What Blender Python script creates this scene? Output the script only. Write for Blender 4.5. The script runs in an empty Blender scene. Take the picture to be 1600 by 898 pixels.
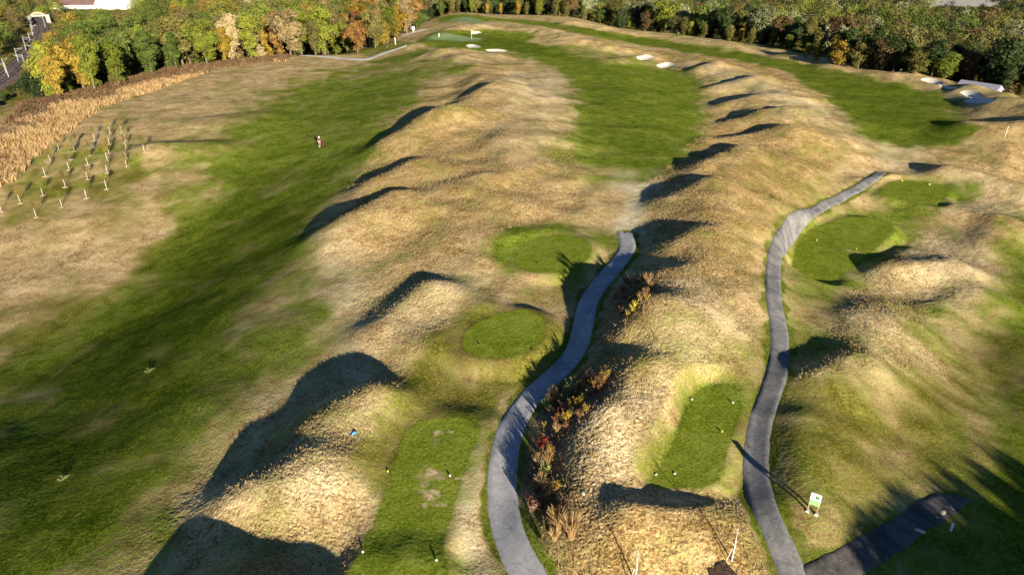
import bpy, bmesh, math, random
import numpy as np
from mathutils import Vector, Matrix, Euler

# ------------------------------------------------------------------ camera, sky, sun, exposure
CAM_Z = 34.0
PITCH = 27.5
FPX = 1067.0                       # focal length in pixels of the 1600 px wide photograph
SUN_EL = 13.0
SUN_AZ = 21.5                      # light travels towards (-sin, cos)
scene = bpy.context.scene
cam_d = bpy.data.cameras.new('camera'); cam = bpy.data.objects.new('camera', cam_d)
scene.collection.objects.link(cam)
cam_d.sensor_width = 36.0; cam_d.lens = 36.0 * FPX / 1600.0
cam_d.clip_start = 0.5; cam_d.clip_end = 9000
cam.location = (0, 0, CAM_Z); cam.rotation_euler = (math.radians(90 - PITCH), 0, 0)
scene.camera = cam
scene.view_settings.view_transform = 'Standard'
scene.view_settings.look = 'None'
scene.view_settings.exposure = 1.33
scene.view_settings.gamma = 1.0
world = bpy.data.worlds.new('World'); scene.world = world; world.use_nodes = True
wn = world.node_tree; bgn = wn.nodes['Background']
sky = wn.nodes.new('ShaderNodeTexSky'); sky.sky_type = 'NISHITA'; sky.sun_disc = False
sky.sun_elevation = math.radians(SUN_EL)
sky.sun_rotation = math.radians(180 - SUN_AZ)
sky.ozone_density = 4.0; sky.dust_density = 0.1; sky.air_density = 0.6
wn.links.new(sky.outputs[0], bgn.inputs[0]); bgn.inputs[1].default_value = 0.05
sd = bpy.data.lights.new('sun', 'SUN'); sun = bpy.data.objects.new('sun', sd); scene.collection.objects.link(sun)
sd.energy = 5.0; sd.angle = math.radians(0.6); sd.color = (1.0, 0.87, 0.68)
_tr = Vector((-math.sin(math.radians(SUN_AZ)) * math.cos(math.radians(SUN_EL)),
              math.cos(math.radians(SUN_AZ)) * math.cos(math.radians(SUN_EL)), -math.sin(math.radians(SUN_EL))))
sun.rotation_euler = _tr.to_track_quat('-Z', 'Y').to_euler()
sun.location = (60, -60, 80)

rng = np.random.default_rng(7)
random.seed(7)
C = scene.collection
PI = math.pi

# ------------------------------------------------------------------ helpers: tags and objects
def tag(o, label=None, cat=None, group=None, kind=None):
    if label: o['label'] = label
    if cat: o['category'] = cat
    if group: o['group'] = group
    if kind: o['kind'] = kind
    return o

def empty(name, loc, rz=0.0, label=None, cat=None, group=None):
    o = bpy.data.objects.new(name, None); C.objects.link(o)
    o.location = loc; o.rotation_euler = (0, 0, rz); o.empty_display_size = 0.3
    return tag(o, label, cat, group)

def add_mesh(name, verts, faces, mat=None, parent=None, smooth=False):
    me = bpy.data.meshes.new(name); me.from_pydata([tuple(v) for v in verts], [], [tuple(f) for f in faces])
    if smooth: me.polygons.foreach_set('use_smooth', [True] * len(me.polygons))
    me.update()
    if mat: me.materials.append(mat)
    o = bpy.data.objects.new(name, me); C.objects.link(o)
    if parent: o.parent = parent
    return o

def np_mesh(name, V, F, mat=None, smooth=False, parent=None, n=4):
    """V (N,3) float, F (M,n) int"""
    me = bpy.data.meshes.new(name)
    me.vertices.add(len(V)); me.vertices.foreach_set('co', np.asarray(V, np.float32).ravel())
    M = len(F)
    me.loops.add(M * n); me.loops.foreach_set('vertex_index', np.asarray(F, np.int32).ravel())
    me.polygons.add(M); me.polygons.foreach_set('loop_start', np.arange(0, M * n, n, dtype=np.int32))
    try: me.polygons.foreach_set('loop_total', np.full(M, n, np.int32))
    except Exception: pass
    if smooth: me.polygons.foreach_set('use_smooth', np.ones(M, bool))
    me.update(calc_edges=True); me.validate()
    if mat: me.materials.append(mat)
    o = bpy.data.objects.new(name, me); C.objects.link(o)
    if parent: o.parent = parent
    return o

class MB:
    """collects boxes / tubes, links them as one mesh"""
    def __init__(s): s.v = []; s.f = []
    def box(s, c, d, R=None, taper=1.0):
        b = len(s.v); x, y, z = [k / 2 for k in d]; c = Vector(c)
        for sx, sy, sz in ((-1,-1,-1),(1,-1,-1),(1,1,-1),(-1,1,-1),(-1,-1,1),(1,-1,1),(1,1,1),(-1,1,1)):
            t = taper if sz > 0 else 1.0
            p = Vector((sx * x * t, sy * y * t, sz * z))
            if R is not None: p = R @ p
            s.v.append(tuple(c + p))
        for q in ((0,3,2,1),(4,5,6,7),(0,1,5,4),(1,2,6,5),(2,3,7,6),(3,0,4,7)): s.f.append([b + i for i in q])
        return s
    def tube(s, pts, rad, n=8, cap=True):
        pts = [Vector(p) for p in pts]
        if not hasattr(rad, '__len__'): rad = [rad] * len(pts)
        b = len(s.v)
        for i, p in enumerate(pts):
            d = (pts[min(i + 1, len(pts) - 1)] - pts[max(i - 1, 0)]).normalized()
            a = d.orthogonal().normalized(); c = d.cross(a)
            for k in range(n):
                t = 2 * PI * k / n
                s.v.append(tuple(p + (a * math.cos(t) + c * math.sin(t)) * rad[i]))
        for i in range(len(pts) - 1):
            for k in range(n):
                k2 = (k + 1) % n
                s.f.append([b + i*n + k, b + i*n + k2, b + (i+1)*n + k2, b + (i+1)*n + k])
        if cap:
            s.f.append([b + k for k in range(n)][::-1]); s.f.append([b + (len(pts)-1)*n + k for k in range(n)])
        return s
    def lathe(s, prof, c=(0,0,0), n=12):
        b = len(s.v)
        for r, z in prof:
            for k in range(n):
                t = 2 * PI * k / n; s.v.append((c[0] + r*math.cos(t), c[1] + r*math.sin(t), c[2] + z))
        for i in range(len(prof) - 1):
            for k in range(n):
                k2 = (k + 1) % n
                s.f.append([b+i*n+k, b+i*n+k2, b+(i+1)*n+k2, b+(i+1)*n+k])
        s.f.append([b + k for k in range(n)][::-1]); s.f.append([b + (len(prof)-1)*n + k for k in range(n)])
        return s
    def build(s, name, mat, parent=None, smooth=False):
        return add_mesh(name, s.v, s.f, mat, parent, smooth)

def copy_thing(root):
    r = root.copy(); C.objects.link(r)
    for ch in list(root.children):
        c = ch.copy(); C.objects.link(c); c.parent = r; c.matrix_parent_inverse = ch.matrix_parent_inverse.copy()
        for g in ch.children:
            d = g.copy(); C.objects.link(d); d.parent = c
    return r

def ordinal(n):
    W = ['first','second','third','fourth','fifth','sixth','seventh','eighth','ninth','tenth','eleventh','twelfth']
    if n <= 12: return W[n-1]
    return f"{n}{'th' if 10 <= n % 100 <= 20 else {1:'st',2:'nd',3:'rd'}.get(n % 10, 'th')}"

# ------------------------------------------------------------------ noise
def _hash(ix, iy, seed):
    h = (ix.astype(np.int64) * 374761393 + iy.astype(np.int64) * 668265263 + seed * 1442695041) & 0xffffffff
    h = ((h ^ (h >> 13)) * 1274126177) & 0xffffffff
    h = (h ^ (h >> 16)) & 0xffffffff
    return h.astype(np.float64) / 4294967295.0

def vnoise(x, y, seed=0):
    ix = np.floor(x); iy = np.floor(y); fx = x - ix; fy = y - iy
    fx = fx*fx*(3-2*fx); fy = fy*fy*(3-2*fy)
    a = _hash(ix, iy, seed); b = _hash(ix+1, iy, seed); c = _hash(ix, iy+1, seed); d = _hash(ix+1, iy+1, seed)
    return (a*(1-fx)+b*fx)*(1-fy) + (c*(1-fx)+d*fx)*fy - 0.5

def fbm(x, y, seed=0, o=3):
    s = 0; a = 1
    for k in range(o):
        s = s + a * vnoise(x * 2**k + 17.3*k, y * 2**k - 9.1*k, seed + k); a *= 0.5
    return s

def sstep(a, b, x):
    t = np.clip((x - a) / (b - a), 0, 1); return t*t*(3-2*t)

# ------------------------------------------------------------------ surveying: photo pixel -> point on the terrain
CP, SP = math.cos(math.radians(PITCH)), math.sin(math.radians(PITCH))
def ray(px, py):
    px = np.asarray(px, float); py = np.asarray(py, float)
    dx = px - 800.0; dy = py - 449.0
    return dx, FPX*CP - dy*SP, -(FPX*SP + dy*CP)

def plane_hit(px, py, z=0.0):
    rx, ry, rz = ray(px, py); t = (z - CAM_Z) / np.minimum(rz, -1e-3)
    return rx*t, ry*t

def seg_dist(x, y, ax, ay, bx, by):
    vx, vy = bx-ax, by-ay; L2 = vx*vx+vy*vy + 1e-9
    t = np.clip(((x-ax)*vx + (y-ay)*vy)/L2, 0, 1)
    dx = x - (ax+t*vx); dy = y - (ay+t*vy)
    return np.hypot(dx, dy), t, dx, dy

def poly_sd(x, y, P, margin):
    """signed distance (negative inside), +margin*2 outside the bounding box"""
    P = np.asarray(P); out = np.full(x.shape, margin*2.0)
    m = (x > P[:,0].min()-margin) & (x < P[:,0].max()+margin) & (y > P[:,1].min()-margin) & (y < P[:,1].max()+margin)
    if not m.any(): return out
    xs, ys = x[m], y[m]; d = np.full(xs.shape, 1e9); ins = np.zeros(xs.shape, bool)
    n = len(P)
    for i in range(n):
        ax, ay = P[i]; bx, by = P[(i+1) % n]
        dd, _, _, _ = seg_dist(xs, ys, ax, ay, bx, by); d = np.minimum(d, dd)
        c = ((ay > ys) != (by > ys))
        if abs(by-ay) > 1e-12: ins ^= c & (xs < (bx-ax)*(ys-ay)/(by-ay)+ax)
    out[m] = np.where(ins, -d, d)
    return out

def smooth_poly(P, k=4, closed=True):
    P = np.asarray(P, float); n = len(P); out = []
    rngi = range(n) if closed else range(n-1)
    for i in rngi:
        if closed: p0, p1, p2, p3 = P[(i-1) % n], P[i], P[(i+1) % n], P[(i+2) % n]
        else: p0, p1, p2, p3 = P[max(i-1,0)], P[i], P[i+1], P[min(i+2,n-1)]
        for j in range(k):
            t = j/k
            out.append(0.5*((2*p1)+(-p0+p2)*t+(2*p0-5*p1+4*p2-p3)*t*t+(-p0+3*p1-3*p2+p3)*t**3))
    if not closed: out.append(P[-1])
    return np.array(out)

# edge of the course plateau (beyond it the ground falls into wooded low ground)
EDGE_PX = [(-420,420),(-150,250),(0,172),(60,143),(150,128),(300,90),(440,76),(560,72),(632,56),(664,30),(700,23),(860,26),(1000,40),
           (1100,52),(1200,62),(1330,98),(1480,122),(1600,160),(1760,215),(2100,330)]
ex, ey = plane_hit(*np.array(EDGE_PX, float).T)
EDGE = np.stack([ex, ey], 1)
def edge_out(x, y):
    """distance beyond the course edge (positive outside)"""
    d = np.full(np.shape(x), 1e9)
    for i in range(len(EDGE)-1):
        dd, _, _, _ = seg_dist(x, y, *EDGE[i], *EDGE[i+1]); d = np.minimum(d, dd)
    az = np.arctan2(x, y); ea = np.arctan2(EDGE[:,0], EDGE[:,1]); er = np.hypot(EDGE[:,0], EDGE[:,1])
    r_e = np.interp(az, ea, er)
    return np.where(np.hypot(x, y) > r_e, d, -d)

def base_z(x, y):
    z = 0.25*fbm(x*0.045, y*0.045, 3, 2)
    # near left ground tilted off the sun to dim the corner; rises towards saplings
    l = sstep(-18, -52, x)
    z = z + l*(-7.8*sstep(0, 72, y) + 4.6*sstep(78, 150, y))
    r = sstep(24, 50, x)  # the same added tilt dims the lower right corner
    z = z + r*(-6.4*sstep(0, 76, y) + 3.8*sstep(80, 150, y))
    return z

def drop(x, y, eo):
    """fall of the ground beyond the course edge"""
    k = sstep(2, 45, eo)
    left = sstep(-40, -110, x)
    far_left = 9.0*left + 7.0*(1-left)
    rise = 16.0*sstep(450, 1500, np.hypot(x, y))
    return -far_left*k + rise

# long ridges between the holes: (pixel points, heights, widths)
RIDGES = [
 ([(470,960),(560,740),(640,575),(705,450),(770,340),(805,240),(800,160),(745,100),(690,82)], [.05,.1,.2,.6,1.6,2.2,2.2,1.4,1.0], [8,7.5,7.5,9,11,12,12,9,6]),
 ([(1040,800),(1050,640),(1075,520),(1128,400),(1188,305),(1245,215),(1228,140),(1060,86),(910,62),(840,44)], [.2,.5,.8,1.3,2.2,2.4,1.9,1.6,1.6,1.3], [5,6,7,8,10,11,9,8,8,7]),
 ([(1700,235),(1600,170),(1480,130),(1330,103),(1200,76),(1040,52),(900,34)], [1.5,1.8,1.6,1.4,1.4,1.2,1.1], [9,9,8,8,7,7,7]),
 ([(1680,430),(1600,330),(1540,262),(1600,200)], [.7,.8,.7,1.2], [8,8,8,9]),
]
# spurs and mounds: crest x1,y1,x2,y2 in pixels, height1, height2, width on the lee side, width on the sunny side
SPURS = [
 (322,950,480,1040, 2.6,3.0, 4.0,5.5), (412,748,492,724, 1.75,1.5, 2.6,3.9), (502,657,588,614, 1.6,1.7, 2.6,3.3), (600,760,625,700, .5,.5, 4,4),
 (604,500,664,450, 1.1,1.4, 2.3,5.5), (542,342,618,308, 1.9,2.2, 3.5,7), (600,276,650,256, 1.9,1.9, 3.5,7),
 (630,206,692,180, 2.7,2.6, 4.4,8), (712,168,790,140, 2.2,1.9, 4.0,8), (655,200,715,194, .8,.9, 2.6,5),
 (480,790,560,780, .6,.5, 4,5), (640,420,720,380, .5,.6, 4,6), (700,340,790,330, .4,.5, 3.5,6), (690,250,800,235, .6,.6, 4,7), (800,190,860,180, .5,.5, 5,7),
 (690,302,760,294, .7,.8, 2.6,5), (560,640,600,700, .3,.3, 4,4), (665,550,760,492, .7,.8, 2.6,3),
 (240,225,310,225, 1.4,1.2, 3.4,8), (330,185,420,180, .5,.5, 5,8), (150,330,260,300, .4,.4, 6,8),
 (640,70,660,66, .9,.9, 3.5,5), (690,78,722,72, 1.1,1.0, 3.6,6), (740,84,775,84,.8,.8,3.5,5),
 (690,48,735,36, 1.8,1.8, 5,8), (760,40,800,44, 1.6,1.3, 5,8), (830,50,900,62,.8,.8,5,8), (700,20,760,25, .8,.8, 8,8),
 (1108,262,1165,244, 1.8,1.8, 2.9,6.5), (1060,312,1105,294, 1.4,1.5, 2.5,6), (1050,386,1085,370, 1.3,1.3, 2.3,5),
 (1115,220,1210,217, 1.1,1.1, 3.0,6), (1150,192,1225,184, 1.1,1.1, 3.0,6), (1140,161,1190,154, 1.3,1.2, 3.0,6),
 (1120,135,1195,128, 1.1,1.0, 3.0,6), (1092,109,1135,105, 1.2,1.1, 3.0,6), (965,92,1000,90,.8,.8,3,5), (1180,300,1250,280, .6,.6, 4,6), (1130,350,1180,330, .5,.6, 4,6), (1250,225,1310,215,.6,.6,4,7),
 (980,568,1018,500, 1.5,1.8, 2.8,6), (1014,500,1034,442, 1.6,1.4, 3.0,6.5), (990,586,1022,590, -.8,-.5, 1.9,2.0),
 (1018,598,960,650, 1.1,1.4, 2.7,5.5), (948,668,908,770, 1.35,1.4, 2.8,5), (1085,440,1090,560, .8,.8, 5,5),
 (998,802,1095,800, 1.4,1.1, 1.6,3.2),
 (1290,574,1330,560, 1.6,1.3, 2.4,4.5), (1350,548,1420,510, 1.0,1.1, 3.2,5), (1400,428,1490,408, 1.9,2.0, 3.2,5), (1370,412,1425,392, 1.6,1.3, 2.6,4),
 (1455,312,1545,340, 1.5,1.9, 3.0,5), (1485,264,1590,292, 2.0,2.0, 3.4,5.5), (1330,500,1390,478, 1.0,1.1, 3,4.5), (1510,194,1600,207, 1.5,1.4, 4,8), (1465,482,1530,462, 1.2,1.2, 3.2,4.5), (1540,380,1600,372, .8,.8, 4,6),
 (1515,141,1572,151, 1.3,1.4, 3.4,7), (1555,163,1640,181, 2.0,1.8, 4,8), (1430,119,1470,123, .8,.8, 4,7),
 (1262,780,1262,655, 1.1,1.0, 2.4,4), (1352,286,1400,277,.6,.6,2.2,4),
]
LEE = (-math.sin(math.radians(SUN_AZ)), math.cos(math.radians(SUN_AZ)))

def on_base(px, py, h):
    x, y = plane_hit(px, py, h)
    for _ in range(4):
        z = float(base_z(np.array(x), np.array(y))) + h
        x, y = plane_hit(px, py, z)
    return float(x), float(y)

RW = []
for pts, hs, ws in RIDGES:
    W = [on_base(px, py, h) for (px, py), h in zip(pts, hs)]
    RW.append((W, hs, ws))
SW = [(on_base(a, b, h1) + on_base(c, d, h2) + (h1, h2, wl, ws)) for a, b, c, d, h1, h2, wl, ws in SPURS]

# raised tees and greens (filled after the first survey): polygon, extra height, shoulder width
PLATS = []

def rough_h(x, y):
    z = base_z(x, y)
    wt = np.zeros(np.shape(x))
    for W, hs, ws in RW:
        best = np.zeros(np.shape(x))
        for i in range(len(W)-1):
            d, t, _, _ = seg_dist(x, y, *W[i], *W[i+1])
            h = hs[i]+(hs[i+1]-hs[i])*t; w = ws[i]+(ws[i+1]-ws[i])*t
            best = np.maximum(best, h*np.exp(-(d/w)**2))
        z = z + best; wt = np.maximum(wt, np.clip(best, 0, 1))
    z = z + wt*(1.0*fbm(x*.13, y*.11, 31, 2) + .22*vnoise(x*.33, y*.33, 32))
    for ax, ay, bx, by, h1, h2, wl, ws in SW:
        w = max(wl, ws)
        m = (x > min(ax,bx)-3.2*w) & (x < max(ax,bx)+3.2*w) & (y > min(ay,by)-3.2*w) & (y < max(ay,by)+3.2*w)
        if not np.any(m): continue
        xs = x[m] if np.ndim(x) else x; ys = y[m] if np.ndim(y) else y
        d, t, dx, dy = seg_dist(xs, ys, ax, ay, bx, by)
        side = (dx*LEE[0]+dy*LEE[1])/(d+1e-6)
        ww = (ws+wl)/2 - (ws-wl)/2*side
        v = (h1+(h2-h1)*t)*np.exp(-(d/ww)**2)
        if np.ndim(x): z[m] += v
        else: z = z + v
    return z

def height(x, y):
    x = np.atleast_1d(np.asarray(x, float)).copy(); y = np.atleast_1d(np.asarray(y, float)).copy()
    # slight domain warp keeps the mounds from being perfect capsules
    wx = 1.1*vnoise(x*0.11, y*0.11, 41); wy = 1.1*vnoise(x*0.11, y*0.11, 42)
    z = rough_h(x+wx, y+wy)
    z = z + 0.22*fbm(x*0.16, y*0.16, 11, 2)*sstep(400, 200, np.hypot(x, y))
    for P, zc, wd in PLATS:
        sdv = poly_sd(x, y, P, wd+1)
        m = sstep(wd, 0.0, sdv)
        z = z*(1-m) + (zc + 0.03*fbm(x*.2, y*.2, 5, 1))*m
    eo = edge_out(x, y)
    z = z + drop(x, y, eo)
    return z

def G(px, py):
    """pixels of the photograph -> world points on the terrain (first hit along the sight line)"""
    px = np.atleast_1d(np.asarray(px, float)); py = np.atleast_1d(np.asarray(py, float))
    rx, ry, rz = ray(px, py); L = np.sqrt(rx*rx+ry*ry+rz*rz); rx, ry, rz = rx/L, ry/L, rz/L
    t = (4.5 - CAM_Z)/np.minimum(rz, -0.01); t = np.maximum(t, 10)
    done = np.zeros(t.shape, bool); prev = t.copy()
    for _ in range(220):
        z = height(rx*t, ry*t); gap = CAM_Z + rz*t - z
        hit = gap < 0.02
        done |= hit
        prev = np.where(done, prev, t)
        t = np.where(done, t, t + np.maximum(gap*0.7/np.maximum(-rz, .05)*0.5, 0.02))
        if done.all() or t.max() > 2500: break
    return np.stack([rx*t, ry*t, CAM_Z + rz*t], 1)

def Gp(pts): return G([p[0] for p in pts], [p[1] for p in pts])

# plateaus
def add_plat(pts, dh, wd):
    P = smooth_poly(Gp(pts)[:, :2], 4); c = P.mean(0)
    zc = float(height(c[0], c[1])[0]) + dh
    PLATS.append((P, zc, wd)); return P
def ell(cx, cy, rx, ry, n=12, rot=0):
    return [(cx+rx*math.cos(2*PI*k/n)*math.cos(rot)-ry*math.sin(2*PI*k/n)*math.sin(rot), cy+rx*math.cos(2*PI*k/n)*math.sin(rot)+ry*math.sin(2*PI*k/n)*math.cos(rot)) for k in range(n)]
_P = {}
_P['tee_round_far'] = add_plat(ell(865, 399, 58, 32, rot=-.08), .30, 2.2)
_P['tee_round_near'] = add_plat(ell(787, 530, 65, 41, rot=-.15), .55, 2.6)
_P['tee_front'] = add_plat([(541,930),(566,870),(582,826),(640,822),(694,826),(690,870),(684,930)], .75, 1.3)
_P['tee_back'] = add_plat([(586,815),(604,755),(622,700),(638,664),(680,656),(742,668),(731,720),(712,780),(697,815),(640,812)], .02, 3.2)
_P['tee_mid'] = add_plat([(1088,600),(1140,596),(1152,640),(1136,700),(1118,756),(1060,760),(1022,748),(1050,690)], -.1, 1.6)
_P['tee_right_near'] = add_plat([(1262,350),(1320,344),(1375,352),(1392,372),(1370,392),(1330,420),(1280,430),(1246,408),(1246,378)], .5, 2.2)
_P['tee_right_far'] = add_plat([(1385,288),(1410,279),(1460,284),(1478,300),(1465,316),(1420,318),(1375,308)], .5, 2.0)
# ------------------------------------------------------------------ material helpers
def new_mat(name, rough=0.9):
    m = bpy.data.materials.new(name); m.use_nodes = True
    nt = m.node_tree; b = nt.nodes['Principled BSDF']; b.inputs['Roughness'].default_value = rough
    b.inputs['Specular IOR Level'].default_value = 0.15
    return m, nt, b
def N(nt, t, **kw):
    n = nt.nodes.new(t)
    for k, v in kw.items():
        if k in n.inputs.keys(): n.inputs[k].default_value = v
        else: setattr(n, k, v)
    return n
def ramp(nt, src, stops):
    r = nt.nodes.new('ShaderNodeValToRGB'); e = r.color_ramp.elements
    while len(e) < len(stops): e.new(0.5)
    for el, (p, c) in zip(e, stops): el.position = p; el.color = (*c, 1)
    nt.links.new(src, r.inputs[0]); return r.outputs[0]
def math_n(nt, op, a, b=None, clamp=False):
    n = nt.nodes.new('ShaderNodeMath'); n.operation = op; n.use_clamp = clamp
    for i, v in enumerate((a, b)):
        if v is None: continue
        if isinstance(v, (int, float)): n.inputs[i].default_value = v
        else: nt.links.new(v, n.inputs[i])
    return n.outputs[0]
def mixc(nt, f, a, b, mode='MIX'):
    n = nt.nodes.new('ShaderNodeMix'); n.data_type = 'RGBA'; n.blend_type = mode; n.clamp_factor = True
    for i, v in ((0, f), (6, a), (7, b)):
        if isinstance(v, (int, float)): n.inputs[i].default_value = v
        elif isinstance(v, tuple): n.inputs[i].default_value = (*v, 1)
        else: nt.links.new(v, n.inputs[i])
    return n.outputs[2]
def noise(nt, vec, scale, detail=3, rough=0.6, dist=0.0):
    n = nt.nodes.new('ShaderNodeTexNoise'); n.inputs['Scale'].default_value = scale; n.inputs['Detail'].default_value = detail
    n.inputs['Roughness'].default_value = rough; n.inputs['Distortion'].default_value = dist
    if vec is not None: nt.links.new(vec, n.inputs['Vector'])
    return n.outputs[0]
def simple(name, col, rough=0.7, var=0.15, scale=3.0, spec=0.2, metal=0.0):
    m, nt, b = new_mat(name, rough); b.inputs['Specular IOR Level'].default_value = spec; b.inputs['Metallic'].default_value = metal
    tc = nt.nodes.new('ShaderNodeTexCoord')
    f = noise(nt, tc.outputs['Object'], scale, 4)
    c = ramp(nt, f, [(0.3, tuple(k*(1-var) for k in col)), (0.7, tuple(min(1, k*(1+var)) for k in col))])
    nt.links.new(c, b.inputs['Base Color']); return m

def ground_material():
    m, nt, b = new_mat('turf', 1.0); b.inputs['Specular IOR Level'].default_value = 0.0
    L = nt.links
    tc = nt.nodes.new('ShaderNodeTexCoord'); P = tc.outputs['Object']
    at = N(nt, 'ShaderNodeAttribute'); at.attribute_name = 'zone'
    at2 = N(nt, 'ShaderNodeAttribute'); at2.attribute_name = 'zone2'
    sep = nt.nodes.new('ShaderNodeSeparateColor'); L.new(at.outputs['Color'], sep.inputs[0])
    sep2 = nt.nodes.new('ShaderNodeSeparateColor'); L.new(at2.outputs['Color'], sep2.inputs[0])
    g, putt, pale = sep.outputs; tus, lush_dim, olive = sep2.outputs; soil = at2.outputs['Alpha']
    mp = N(nt, 'ShaderNodeMapping'); L.new(P, mp.inputs[0]); mp.inputs['Scale'].default_value = (1.0, 0.8, 1.0); mp.inputs['Rotation'].default_value = (0, 0, .5)
    n1 = noise(nt, mp.outputs[0], 0.16, 4, .6, .6); n2 = noise(nt, P, 0.8, 8, .78, .3); n3 = noise(nt, P, 4.5, 3, .7); n4 = noise(nt, P, 16, 2, .7)
    s = math_n(nt, 'ADD', g, math_n(nt, 'MULTIPLY', math_n(nt, 'SUBTRACT', n1, .5), 1.7))
    s = math_n(nt, 'ADD', s, math_n(nt, 'MULTIPLY', math_n(nt, 'SUBTRACT', n2, .5), 1.0))
    s = math_n(nt, 'ADD', s, math_n(nt, 'MULTIPLY', math_n(nt, 'SUBTRACT', n3, .5), 1.3))
    s = math_n(nt, 'ADD', s, math_n(nt, 'MULTIPLY', at.outputs['Alpha'], .45))
    mr = nt.nodes.new('ShaderNodeMapRange'); mr.interpolation_type = 'SMOOTHSTEP'; mr.inputs[1].default_value = .12; mr.inputs[2].default_value = .88
    L.new(s, mr.inputs[0]); gf = mr.outputs[0]
    n0 = noise(nt, P, .28, 3, .6, .4)
    t = math_n(nt, 'ADD', math_n(nt, 'MULTIPLY', math_n(nt, 'SUBTRACT', n2, .5), .62), math_n(nt, 'MULTIPLY', math_n(nt, 'SUBTRACT', n3, .5), .80))
    t = math_n(nt, 'ADD', t, math_n(nt, 'MULTIPLY', math_n(nt, 'SUBTRACT', n4, .5), .75)); t = math_n(nt, 'ADD', t, math_n(nt, 'MULTIPLY', math_n(nt, 'SUBTRACT', n0, .5), .35))
    t = math_n(nt, 'ADD', .5, t)
    dry = ramp(nt, t, [(.32, (.16,.10,.04)), (.43, (.34,.235,.105)), (.53, (.51,.38,.19)), (.68, (.74,.60,.35))])
    gold = ramp(nt, t, [(.32, (.14,.08,.026)), (.43, (.32,.20,.075)), (.54, (.50,.355,.15)), (.67, (.70,.55,.29))])
    dry = mixc(nt, tus, dry, gold)
    pl = ramp(nt, t, [(.36, (.36,.28,.15)), (.5, (.62,.53,.34)), (.62, (.80,.72,.52))])
    dry = mixc(nt, pale, dry, pl)
    gr = ramp(nt, t, [(.36, (.048,.080,.007)), (.47, (.115,.165,.012)), (.55, (.170,.218,.020)), (.67, (.27,.30,.07))])
    lu = ramp(nt, t, [(.36, (.034,.058,.004)), (.5, (.078,.118,.007)), (.66, (.17,.20,.024))])  # darker turf colour, also used for the painted corner shade
    gr = mixc(nt, lush_dim, gr, lu)
    ol = ramp(nt, t, [(.36, (.060,.052,.008)), (.5, (.140,.125,.020)), (.64, (.26,.22,.06))])
    gr = mixc(nt, olive, gr, ol)
    cr_ = ramp(nt, t, [(.34, (.11,.155,.011)), (.5, (.185,.24,.02)), (.66, (.28,.31,.05))])
    gr = mixc(nt, math_n(nt, 'MULTIPLY', at.outputs['Alpha'], .8), gr, cr_)
    pt = ramp(nt, t, [(.38, (.17,.25,.10)), (.62, (.23,.32,.15))])
    col = mixc(nt, gf, dry, gr); col = mixc(nt, putt, col, pt)
    so = ramp(nt, t, [(.32, (.035,.025,.018)), (.5, (.10,.07,.045)), (.68, (.24,.18,.11))]); col = mixc(nt, soil, col, so)
    # scattered pale clumps and dark holes
    vo = N(nt, 'ShaderNodeTexVoronoi'); vo.inputs['Scale'].default_value = 1.1; L.new(P, vo.inputs['Vector'])
    sp = math_n(nt, 'LESS_THAN', vo.outputs['Distance'], .055)
    sp = math_n(nt, 'MULTIPLY', sp, math_n(nt, 'SUBTRACT', 1.0, putt)); sp = math_n(nt, 'MULTIPLY', sp, .55)
    col = mixc(nt, sp, col, (.50,.50,.30))
    L.new(col, b.inputs['Base Color'])
    bp = nt.nodes.new('ShaderNodeBump'); bp.inputs['Distance'].default_value = 0.26
    h = math_n(nt, 'ADD', math_n(nt, 'MULTIPLY', n3, .5), math_n(nt, 'MULTIPLY', n4, .2)); h = math_n(nt, 'ADD', h, math_n(nt, 'MULTIPLY', n2, .5))
    L.new(h, bp.inputs['Height'])
    st = math_n(nt, 'ADD', .16, math_n(nt, 'MULTIPLY', tus, .55)); st = math_n(nt, 'MULTIPLY', st, math_n(nt, 'SUBTRACT', 1.0, math_n(nt, 'MULTIPLY', putt, .8)))
    L.new(st, bp.inputs['Strength']); L.new(bp.outputs[0], b.inputs['Normal'])
    return m
M_TURF = ground_material()

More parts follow.
